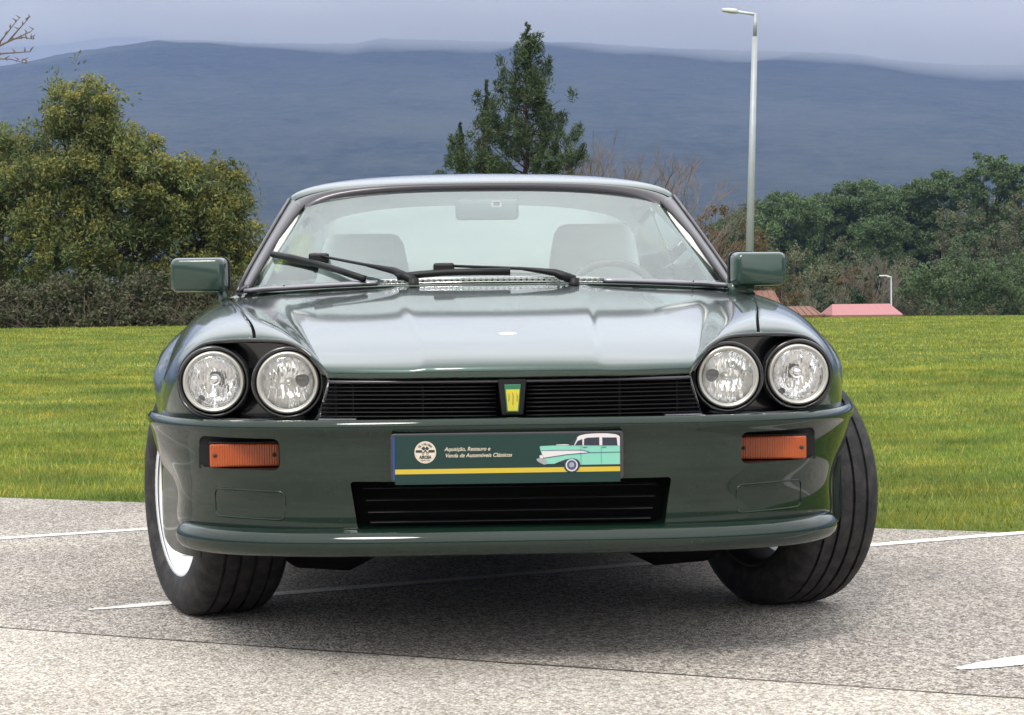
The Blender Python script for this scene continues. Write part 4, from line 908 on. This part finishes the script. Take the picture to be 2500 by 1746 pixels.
# ---- brambles along the crest
def bramble(x, y, rx, rz_, seed, label, n=95):
    r = np.random.default_rng(seed); z0 = gnd(x, y) - .08; root = empty('bramble_bush', (x, y, z0)); tag(root, label, 'bush', 'bramble bushes along the lawn crest')
    an = r.random(n) * 2 * math.pi; u = r.random(n) ** .5; c = np.stack([np.cos(an) * u * rx, np.sin(an) * u * .7, (.05 + .95 * r.random(n)) * rz_ * np.sqrt(np.clip(1 - u * u * .75, 0, 1))], 1)
    G1 = leaves(c, r.uniform(.14, .26, n), 70, .045, .026, r, .8, .1); hi = c[:, 2] > rz_ * .45; G3 = leaves(np.stack([r.uniform(-rx, rx, 40), r.uniform(-.95, -.5, 40), r.uniform(.02, .45, 40)], 1), np.full(40, .17), 50, .04, .022, r, .8, .1); G2 = leaves(c[hi] + np.array([0, -.05, .08]), np.full(hi.sum(), .2), 40, .04, .02, r)
    mb = MB()
    for k in range(100):
        a = np.array([r.uniform(-rx, rx), r.uniform(-.85, -.2), 0]); b = a + np.array([r.normal() * .38, r.uniform(-.25, .2), r.uniform(.12, .8) * min(1, rz_)])
        m_ = (a + b) / 2 + np.array([r.normal() * .06, 0, r.uniform(0, .12)]); mb.tube([a, m_, b], [.008, .006, .003], 3, cap=False)
    mb.obj('canes', M['twig'], root); crown('foliage', root, [G1, G2, G3], [M['bramble'], M['bramble'], M['bramble']]); return root
for i, (x, y, rx, h, lb) in enumerate([(-10.6, 40.9, 1.0, 1.02, 'low bramble bush with brown canes under the dark acacia'), (-9.0, 41.1, 1.05, 1.30, 'tallest bramble bush in the row under the acacias'), (-7.5, 41.3, 1.0, 1.22, 'bramble bush with many reddish canes beside the tallest one'), (-6.0, 41.8, .9, 1.0, 'bramble bush at the row end behind the coupe'), (-12.6, 40.8, 1.1, 1.1, 'outer bramble bush at the far end of the row')]):
    bramble(x, y, rx, h, 40 + i, lb)
# ---- pine behind the roof
def pine(x, y, top, prof, seed, label, name='pine_tree', nb=70):
    r = np.random.default_rng(seed); z0 = gnd(x, y) - .1; root = empty(name, (x, y, z0)); tag(root, label, 'tree')
    H_ = top - z0; cen = []; rad = []; boughs = []
    for i in range(nb):
        h = (.18 + .78 * (i / nb) ** .9) * H_; an = i * 2.4 + r.normal() * .3; rr = np.interp((h + z0), [p[0] for p in prof], [p[1] for p in prof]) * r.uniform(.75, 1.1)
        a = np.array([0, 0, h]); b = np.array([math.cos(an) * rr, math.sin(an) * rr, h + rr * r.uniform(.25, .75)])
        P_ = bough(a, b, r, .35); boughs.append((P_, [.035, .028, .02, .014, .006]))
        for u in np.linspace(.35, 1.0, max(2, int(rr * 4.5))):
            q = a + (b - a) * u + np.array([r.normal() * .12, r.normal() * .12, r.uniform(.0, .15)])
            k = r.integers(3, 6)
            for j in range(k):
                cen.append(q + np.array([r.normal() * .05, r.normal() * .05, .085 * j])); rad.append(.215 * (1 - .12 * j))
    for j in range(22): cen.append(np.array([r.normal() * .025, r.normal() * .025, H_ - 1.1 + .065 * j])); rad.append(max(.03, .17 - .008 * j))
    G1 = leaves(cen, rad, 30, .085, .016, r, 1.1, .9, .5)
    limbs((bough((0, 0, -.2), (.05, 0, H_ - .25), r, 0, 6), [.15, .13, .11, .085, .06, .035, .012]), boughs).obj('trunk', M['bark'], root, True)
    crown('crown', root, [G1], [M['pine']]); return root
pn = pine(.58, 62, 8.5, [(-2, 2.3), (3.0, 2.1), (4.3, 1.6), (5.3, 1.25), (6.4, .88), (7.4, .52), (8.4, .07)], 51, 'pointed dark green pine standing behind the coupe roof')
pine(-1.55, 63.5, 5.55, [(-2, .7), (3.5, .75), (4.7, .45), (5.5, .06)], 52, 'slender young pine beside the pointed pine', 'young_pine', 24)
pine(-.72, 63, 6.85, [(-2, .5), (3.5, .55), (5.5, .42), (6.8, .06)], 53, 'narrow pine growing close against the pointed pine', 'narrow_pine', 26)
# ---- bare deciduous trees
def bare(x, y, top, spread, seed, label, m, name='bare_tree', depth=6, base=None):
    r = np.random.default_rng(seed); z0 = (gnd(x, y) - .1) if base is None else base; root = empty(name, (x, y, z0)); tag(root, label, 'tree'); H_ = top - z0
    mb = MB()
    def grow(p, d_, ln_, rad_, k):
        q = p + d_ * ln_; mid = (p + q) / 2 + r.normal(size=3) * ln_ * .04
        mb.tube([p, mid, q], [rad_, rad_ * .85, rad_ * .68], 5 if k > 2 else 3, cap=False)
        if k == 0: return
        for _ in range(3 if k > 1 else 4):
            e = d_ + r.normal(size=3) * spread * np.array([1, 1, .55]) + np.array([0, 0, .22]); e /= np.linalg.norm(e)
            grow(q if r.random() < .6 else p + (q - p) * r.uniform(.5, 1), e, ln_ * r.uniform(.62, .86), rad_ * .62, k - 1)
    grow(np.zeros(3), np.array([0, 0, 1.]), H_ * .30, H_ * .012, depth)
    V = np.array(mb.v); V *= np.array([1, 1, H_ * .93 / np.percentile(V[:, 2], 97)]); mb.v = [tuple(p) for p in V]
    mb.obj('trunk', m, root); return root
bare(5.4, 80, 6.7, .42, 61, 'leafless reddish tree with a rounded twiggy crown beyond the roof', M['twig'])
bare(3.0, 75, 6.2, .26, 62, 'leafless upright tree right behind the pointed pine', M['twig'])
bare(7.4, 84, 4.6, .45, 63, 'low leafless tree between the rounded bare tree and the autumn trees', M['twig'])
bare(2.35, 74, 5.4, .24, 65, 'thin leafless sapling half hidden behind the pointed pine', M['twig'], depth=4)
# near tree whose twig tips hang in from outside the view
nr = empty('near_bare_tree', (-5.6, 13.2, -.02)); tag(nr, 'bare budding branch tips of a tree beside the car park', 'tree')
r = np.random.default_rng(5); mb = MB(); mb.tube([(0, 0, 0), (.1, 0, 1.2), (.4, -.1, 2.0)], [.09, .07, .05], 8)
mb.tube([(.4, -.1, 2.0), (1.2, -.5, 2.2), (1.95, -.9, 2.27), (2.37, -1.1, 2.27)], [.05, .03, .015, .009], 6)
mb.tube([(.4, -.1, 2.0), (.35, .3, 3.0), (.1, .5, 4.2)], [.05, .035, .012], 6)
for k in range(26):
    h_ = r.uniform(1.7, 3.9); a_ = r.uniform(1.9, 4.4); l_ = r.uniform(.5, 1.1); s0 = np.array([.36, .2, h_]); e0 = s0 + np.array([math.cos(a_) * l_, math.sin(a_) * l_, l_ * r.uniform(.3, .9)])
    mb.tube([s0, (s0 + e0) / 2 + r.normal(size=3) * .04, e0], [.018, .011, .004], 5)
    for _ in range(4): q0 = s0 + (e0 - s0) * r.uniform(.4, 1); mb.tube([q0, q0 + np.array([r.normal() * .15, r.normal() * .15, r.uniform(.1, .35)])], [.006, .002], 4)
mb.obj('trunk', M['twig'], nr, True)
def twig(p, q, rad_, nm='branch'):
    p, q = np.array(p), np.array(q); mid = (p + q) / 2 + np.array([.01, 0, .012]); o = MB().tube([p, mid, q], [rad_, rad_ * .75, rad_ * .4], 6).obj(nm, M['twig'], nr, True)
    b_ = MB()
    for u in (.45, .7, .9, 1.0):
        c_ = p + (q - p) * u; b_.tube([c_, c_ + np.array([r.normal() * .008, 0, .016]), c_ + np.array([r.normal() * .012, 0, .032])], [.003, .006, .001], 5, cap=False)
    b_.obj('bud', M['twig'], o)['kind'] = 'stuff'
bx_, by_, bz_ = 2.37, -1.1, 2.27
twig((bx_, by_, bz_), (bx_ + .34, by_, bz_ + .16), .008); twig((bx_ + .22, by_, bz_ + .115), (bx_ + .36, by_, bz_ + .115), .0055); twig((bx_ + .20, by_, bz_ + .10), (bx_ + .325, by_, bz_ + .235), .0055)
twig((bx_ + .0, by_, bz_ + .0), (bx_ + .335, by_, bz_ + .04), .007); twig((bx_ + .12, by_, bz_ + .06), (bx_ + .26, by_, bz_ + .23), .0055); twig((bx_ + .1, by_, bz_ - .0), (bx_ + .31, by_, bz_ - .03), .005)
# ---- forest on the right: stone pines, mixed trees
def umbrella(x, y, top, rw, seed, label, m='stone_pine', thick=.42, name='stone_pine', lsz=.26):
    r = np.random.default_rng(seed); z0 = gnd(x, y) - .2; root = empty(name, (x, y, z0)); tag(root, label, 'tree', 'trees of the wood beyond the lawn'); H_ = top - z0
    n = int(26 * rw * rw / 6 + 20); an = r.random(n) * 6.283; u = r.random(n) ** .5
    hh = rw * thick; c = np.stack([np.cos(an) * u * rw, np.sin(an) * u * rw * .8, H_ - hh + hh * np.sqrt(np.clip(1 - u * u, 0, 1)) * r.uniform(.35, 1, n) - hh * .25 * r.random(n)], 1)
    k2 = int(n * 1.5); an = r.random(k2) * 6.283; u2 = r.random(k2) ** .5; c2 = np.stack([np.cos(an) * u2 * rw * .85, np.sin(an) * u2 * rw * .6, H_ - hh * .8 - r.random(k2) * min(hh * 2.4, H_ * .55)], 1)
    C_ = np.concatenate([c, c2]); G1 = leaves(C_, r.uniform(.45, .85, len(C_)) * (rw / 4) ** .4, 95, lsz * .62, lsz * .26, r, .7, .5)
    boughs = [(bough((0, 0, H_ * r.uniform(.4, .62)), tuple(C_[j]), r, .1), [.16, .12, .09, .06, .03]) for j in r.choice(len(C_), 9)]
    limbs((bough((0, 0, -.3), (r.normal() * .4, 0, H_ - hh), r, 0, 5), [.30, .27, .24, .2, .15, .08]), boughs).obj('trunk', M['bark'], root, True)
    crown('crown', root, [G1], [M[m]]); return root
FOREST = [
 (26.0, 190, 9.0, 4.4, 'rounded stone pine next to the tall lamp post'), (31.0, 200, 8.8, 3.8, 'low stone pine beside the rounded one'), (35.3, 200, 10.5, 4.8, 'broad domed stone pine in the middle of the wood'),
 (40.0, 205, 9.6, 3.6, 'small stone pine between the domed one and the tall pair'), (43.4, 200, 11.3, 4.2, 'high stone pine below the tall pair'), (46.0, 191, 12.7, 2.6, 'tallest narrow pine of the wood'), (50.2, 192, 12.0, 3.3, 'second tall pine next to the tallest one'),
 (22.0, 186, 7.0, 3.6, 'stone pine half behind the autumn trees'), (55.5, 195, 12.6, 4.4, 'outer stone pine past the tall pair'), (61, 198, 12.0, 4.6, 'last stone pine at the wood edge')]
for i, (x, y, tp_, rw, lb) in enumerate(FOREST): umbrella(x, y, tp_, rw, 70 + i, lb, thick=.62 if rw > 3.4 else 1.1)
LOW = [(27.2, 122, 2.4, 3.4, 'wide dark low pine standing in front of the wood'), (32.0, 124, 2.0, 3.2, 'dark low pine next to the wide one'), (36.5, 126, 2.7, 3.0, 'outer dark low pine at the wood front'), (31.5, 170, 6.2, 2.6, 'mid-height bluish pine in front of the domed one')]
for i, (x, y, tp_, rw, lb) in enumerate(LOW): umbrella(x, y, tp_, rw, 90 + i, lb, thick=.75, name='low_pine', lsz=.17 if y < 150 else .22)
def broad(x, y, top, rw, seed, label, m, name='broadleaf_tree', lsz=.16, cat='tree', grp='trees of the wood beyond the lawn', nn=1.0):
    r = np.random.default_rng(seed); z0 = gnd(x, y) - .2; root = empty(name, (x, y, z0)); tag(root, label, cat, grp); H_ = top - z0
    n = int((24 + 10 * rw * H_ / 6) * nn); d_ = r.normal(size=(n, 3)); d_ /= np.linalg.norm(d_, axis=1)[:, None]
    c = d_ * (r.random(n) ** .4)[:, None] * np.array([rw, rw * .8, H_ * .40]) + np.array([0, 0, H_ * .58])
    G1 = leaves(c, r.uniform(.3, .6, n) * (rw / 2) ** .5, 85, lsz * .68, lsz * .30, r, .9, .3)
    boughs = [(bough((0, 0, H_ * r.uniform(.15, .5)), tuple(c[j]), r, .1), [.10, .08, .05, .035, .015]) for j in r.choice(n, 8)]
    limbs((bough((0, 0, -.3), (0, 0, H_ * .8), r, 0, 4), [.2, .17, .13, .08, .03]), boughs).obj('trunk', M['bark'], root, True)
    crown('crown', root, [G1], [M[m]]); return root
BR = [(10.6, 108, 5.6, 1.9, 'autumn', 'tallest rusty autumn tree beside the windscreen pillar'), (12.9, 112, 4.6, 1.9, 'autumn', 'rusty autumn tree between the tallest one and the lamp post'), (14.2, 116, 3.4, 1.7, 'autumn', 'low rusty autumn tree below the lamp post'), (8.8, 104, 3.6, 1.5, 'autumn', 'small rusty autumn tree behind the roof corner'),
      (18.5, 150, 4.6, 2.4, 'euc', 'grey-green tree just past the lamp post'), (22.5, 158, 4.9, 2.6, 'euc', 'second grey-green tree in the middle rank'), (26.5, 160, 4.2, 2.6, 'euc', 'grey-green tree behind the shed roof'), (31.0, 158, 3.6, 2.3, 'euc', 'grey-green tree left of the wide low pine'), (37.2, 165, 7.4, 2.6, 'euc', 'tall grey-green tree above the low pines'), (42.5, 168, 8.4, 2.9, 'euc', 'high grey-green tree under the tall pair'), (47.0, 165, 7.6, 3.0, 'euc', 'outer grey-green tree at the wood side'),
      (20.6, 135, 2.3, 2.2, 'euc', 'low grey-green tree behind the mirror'), (17.4, 128, 1.9, 1.7, 'autumn', 'low brownish tree behind the mirror'), (24.0, 140, 2.0, 2.0, 'autumn', 'brownish tree behind the round shrubs'), (34.5, 150, 4.4, 2.3, 'stone_pine', 'mid green tree above the wide low pine'), (40.5, 150, 5.2, 2.6, 'stone_pine', 'mid green tree above the outer low pine'), (15.6, 142, 4.0, 1.9, 'stone_pine', 'green tree behind the lamp post foot'), (30.0, 140, 1.6, 1.8, 'bramble', 'scrubby thicket between lamp and low pines')]
for i, (x, y, tp_, rw, m_, lb) in enumerate(BR): broad(x, y, tp_, rw, 110 + i, lb, m_)
for i in range(26):
    x_ = 14 + i * 1.75 + random.uniform(-.4, .4); y_ = 205 + 9 * (i % 3); tp_ = float(np.interp(x_, [14, 24, 35, 44, 60], [4.5, 6.8, 8.0, 9.5, 10])) + random.uniform(-1.2, .5)
    broad(x_ * y_ / 190, y_, tp_, 3.0, 200 + i, 'shadowy tree crowded at the back of the wood', 'euc' if i % 3 else 'stone_pine', 'background_tree', .34, grp='crowded trees at the back of the wood', nn=1.3)
for i in range(16):
    x_ = 15.5 + i * 2.0 + random.uniform(-.5, .5); y_ = 132 + 7 * (i % 3)
    broad(x_, y_, float(np.interp(x_, [15, 30, 46], [.6, .9, 1.6])) + random.uniform(-.9, .3), 1.5, 240 + i, 'undergrowth thicket between the trunks of the wood', ('bramble', 'euc', 'shrub')[i % 3], 'thicket_bush', .15, 'bush', 'undergrowth thickets of the wood', 1.6)
bare(19.2, 124, .6, .4, 142, 'pale leafless tree beside the round shrubs', M['twig_grey'], depth=5); bare(25.4, 138, 2.6, .36, 143, 'tall pale leafless tree beside the wide low pine', M['twig_grey'])
for i, (x, tp_, rw, lb) in enumerate([(14.05, .46, .62, 'round dark green shrub nearer the mirror'), (15.55, .50, .52, 'round dark green shrub nearer the small lamp')]): broad(x, 90, tp_, rw, 150 + i, lb, 'shrub', 'round_shrub', .10, 'shrub', 'round shrubs beyond the lawn', 3.5)
for i, (x, y, tp_, rw, lb) in enumerate([(17.4, 84, -.35, .7, 'grey-green scrub at the end of the pink shed'), (19.2, 86, -.5, .8, 'scrub between pink shed and low pines'), (21.2, 88, -.45, .9, 'scrub under the wide low pine')]): broad(x, y, tp_, rw, 155 + i, lb, 'bramble', 'scrub_bush', .09, 'bush', 'scrub along the crest', 2.5)

# ================================================================== LAMP POSTS, SHEDS
M['galv'] = mat('galvanised_steel', (.36, .38, .40), .5, .3); setc(M['galv'], mixc(M['galv'], noise(M['galv'], 6, 4), (.30, .32, .34), (.42, .44, .46)))
M['lamp_white'] = mat('lamp_head_white', (.58, .60, .62), .4)
lp = empty('street_lamp', (5.70, 48, gnd(5.7, 48) - .02)); lp.rotation_euler = (0, R(1.75), 0); tag(lp, 'tall grey galvanised street lamp with a white head above the mirror', 'street lamp')
hb = 7.18 - lp.location.z
MB().tube([(0, 0, 0), (0, 0, hb * .5), (0, 0, hb - .55)], [.105, .085, .066], 14).obj('pole', M['galv'], lp, True)
MB().tube([(0, 0, hb - .56), (0, 0, hb)], .045, 12).obj('spigot', M['galv'], lp, True)
MB().tube([(.02, 0, hb - .02), (-.50, 0, hb + .045)], .034, 10).obj('arm', M['lamp_white'], lp, True)
hd_ = MB(); v, f = loft([[(-.44 - .36 * u, py * (.5 + .5 * math.sin(math.pi * (.25 + .7 * u))), hb + .045 + .03 * u + pz * (.6 + .4 * math.sin(math.pi * (.3 + .65 * u)))) for py, pz in rrect(-.10, .10, -.055, .055, .045, 4)] for u in np.linspace(0, 1, 8)])
hd_.add(v, f).obj('lamp_head', M['lamp_white'], lp, True)
bevel(MB().box((0, 0, .01), (.34, .34, .03)).obj('base_plate', M['galv'], lp), .005)
l2 = empty('street_lamp', (21.0, 110, gnd(21, 110) - .02)); tag(l2, 'small far street lamp between round shrubs and low pines', 'street lamp'); hb2 = .78 - l2.location.z
MB().tube([(0, 0, 0), (0, 0, hb2)], [.05, .04], 10).obj('pole', M['galv'], l2, True)
MB().tube([(0, 0, hb2 - .05), (-.35, 0, hb2 + .05)], .05, 8).obj('arm', M['lamp_white'], l2, True)
bevel(MB().box((-.45, 0, hb2 + .05), (.40, .2, .08)).obj('lamp_head', M['lamp_white'], l2), .03)
M['pink_roof'] = mat('pink_roof_sheet', (.36, .15, .155), .7); bump(M['pink_roof'], noise(M['pink_roof'], 3, 3, vscale=(6, .2, 1)), .4, .05)
M['tile_roof'] = mat('old_tile_roof', (.36, .16, .105), .85); setc(M['tile_roof'], mixc(M['tile_roof'], noise(M['tile_roof'], 4, 5), (.15, .07, .05), (.24, .125, .09)))
M['render_w'] = mat('rendered_wall', (.42, .40, .37), .9)
def shed(name, x0, x1, y, zr, ze, dep, m, label, cat):
    z0 = gnd((x0 + x1) / 2, y + dep / 2) - .2; root = empty(name, ((x0 + x1) / 2, y, z0)); tag(root, label, cat); hw = (x1 - x0) / 2; H_ = ze - z0; Rz = zr - z0
    MB().box((0, dep / 2, H_ / 2), (hw * 2 - .3, dep - .5, H_ - .06)).obj('wall', M['render_w'], root)
    rf_ = MB().add([(-hw, 0, H_), (hw, 0, H_), (hw - .25, dep / 2, Rz), (-hw + .25, dep / 2, Rz), (-hw, dep, H_), (hw, dep, H_)], [(0, 1, 2, 3), (3, 2, 5, 4), (0, 3, 4), (1, 5, 2)]).obj('roof', m, root); solid(rf_, .08)
    k = 10
    for i in range(0 if name == 'pink_shed' else k): MB().tube([(-hw + .15 + (2 * hw - .3) * i / (k - 1), .02, H_ + .015), (-hw + .3 + (2 * hw - .6) * i / (k - 1), dep / 2, Rz + .015)], .018, 5).obj('roof_rib', m, rf_, True)
    MB().box((0, .235, H_ * .6), (1.0, .04, H_ * .5)).obj('door', M['bark'], root)
    return root
shed('pink_shed', 12.9, 15.75, 80, -.30, -.72, 3.2, M['pink_roof'], 'long low shed with a pink sheet roof beyond the lawn crest', 'shed')
shed('tiled_shed', 10.2, 12.85, 82, -.40, -.74, 3.4, M['tile_roof'], 'low shed with an old brownish tile roof beside the pink one', 'shed')
shed('tiled_house', 11.4, 14.9, 108, .08, -1.2, 6.0, M['tile_roof'], 'house with a terracotta roof half hidden behind the mirror', 'house')
# ================================================================== HAZE
hz = bpy.data.materials.new('haze_air'); hz.use_nodes = True; t = hz.node_tree; t.nodes.clear()
o_ = t.nodes.new('ShaderNodeOutputMaterial'); pv = t.nodes.new('ShaderNodeVolumePrincipled')
pv.inputs['Color'].default_value = (.34, .48, .86, 1); pv.inputs['Density'].default_value = 1.35e-4; pv.inputs['Anisotropy'].default_value = 0.0
t.links.new(pv.outputs[0], o_.inputs['Volume'])
haze = tag(MB().box((0, 2420, 294), (13200, 5640, 610)).obj('haze', hz), kind='stuff')

# ---- cloud bank lying on the ridge
cl = bpy.data.materials.new('cloud_vapour'); cl.use_nodes = True; t = cl.node_tree; t.nodes.clear()
o_ = t.nodes.new('ShaderNodeOutputMaterial'); pv = t.nodes.new('ShaderNodeVolumePrincipled'); pv.inputs['Color'].default_value = (.70, .70, .73, 1); pv.inputs['Density'].default_value = .0040; pv.inputs['Anisotropy'].default_value = .2
t.links.new(pv.outputs[0], o_.inputs['Volume'])
cxs = np.linspace(-1000, 2600, 120); an = np.linspace(0, 2 * math.pi, 25)[:-1]; V = []
for x in cxs:
    k = min(1, max(.02, (x + 1000) / 700), max(.02, (2600 - x) / 400)) ** .6
    zc = np.interp(x, rid[:, 0], rid[:, 1]) + 6 - 12 * min(1, max(0, (x + 100) / 600)) + 9 * math.sin(x / 150.) + 4 * math.sin(x / 37.)
    for a in an: V.append((x, 3230 + 330 * k * math.cos(a), zc + k * (38 + 8 * math.sin(x / 71. + 2 * a) + 5 * math.sin(x / 29. + 3 * a)) * math.sin(a) * (3.2 if math.sin(a) > 0 else 1)))
nx = len(cxs); fs = [(i * 24 + j, i * 24 + (j + 1) % 24, (i + 1) * 24 + (j + 1) % 24, (i + 1) * 24 + j) for i in range(nx - 1) for j in range(24)] + [tuple(range(23, -1, -1)), tuple((nx - 1) * 24 + j for j in range(24))]
tag(obj('low_cloud', V, fs, cl), kind='stuff')
SC.cycles.volume_bounces = 2
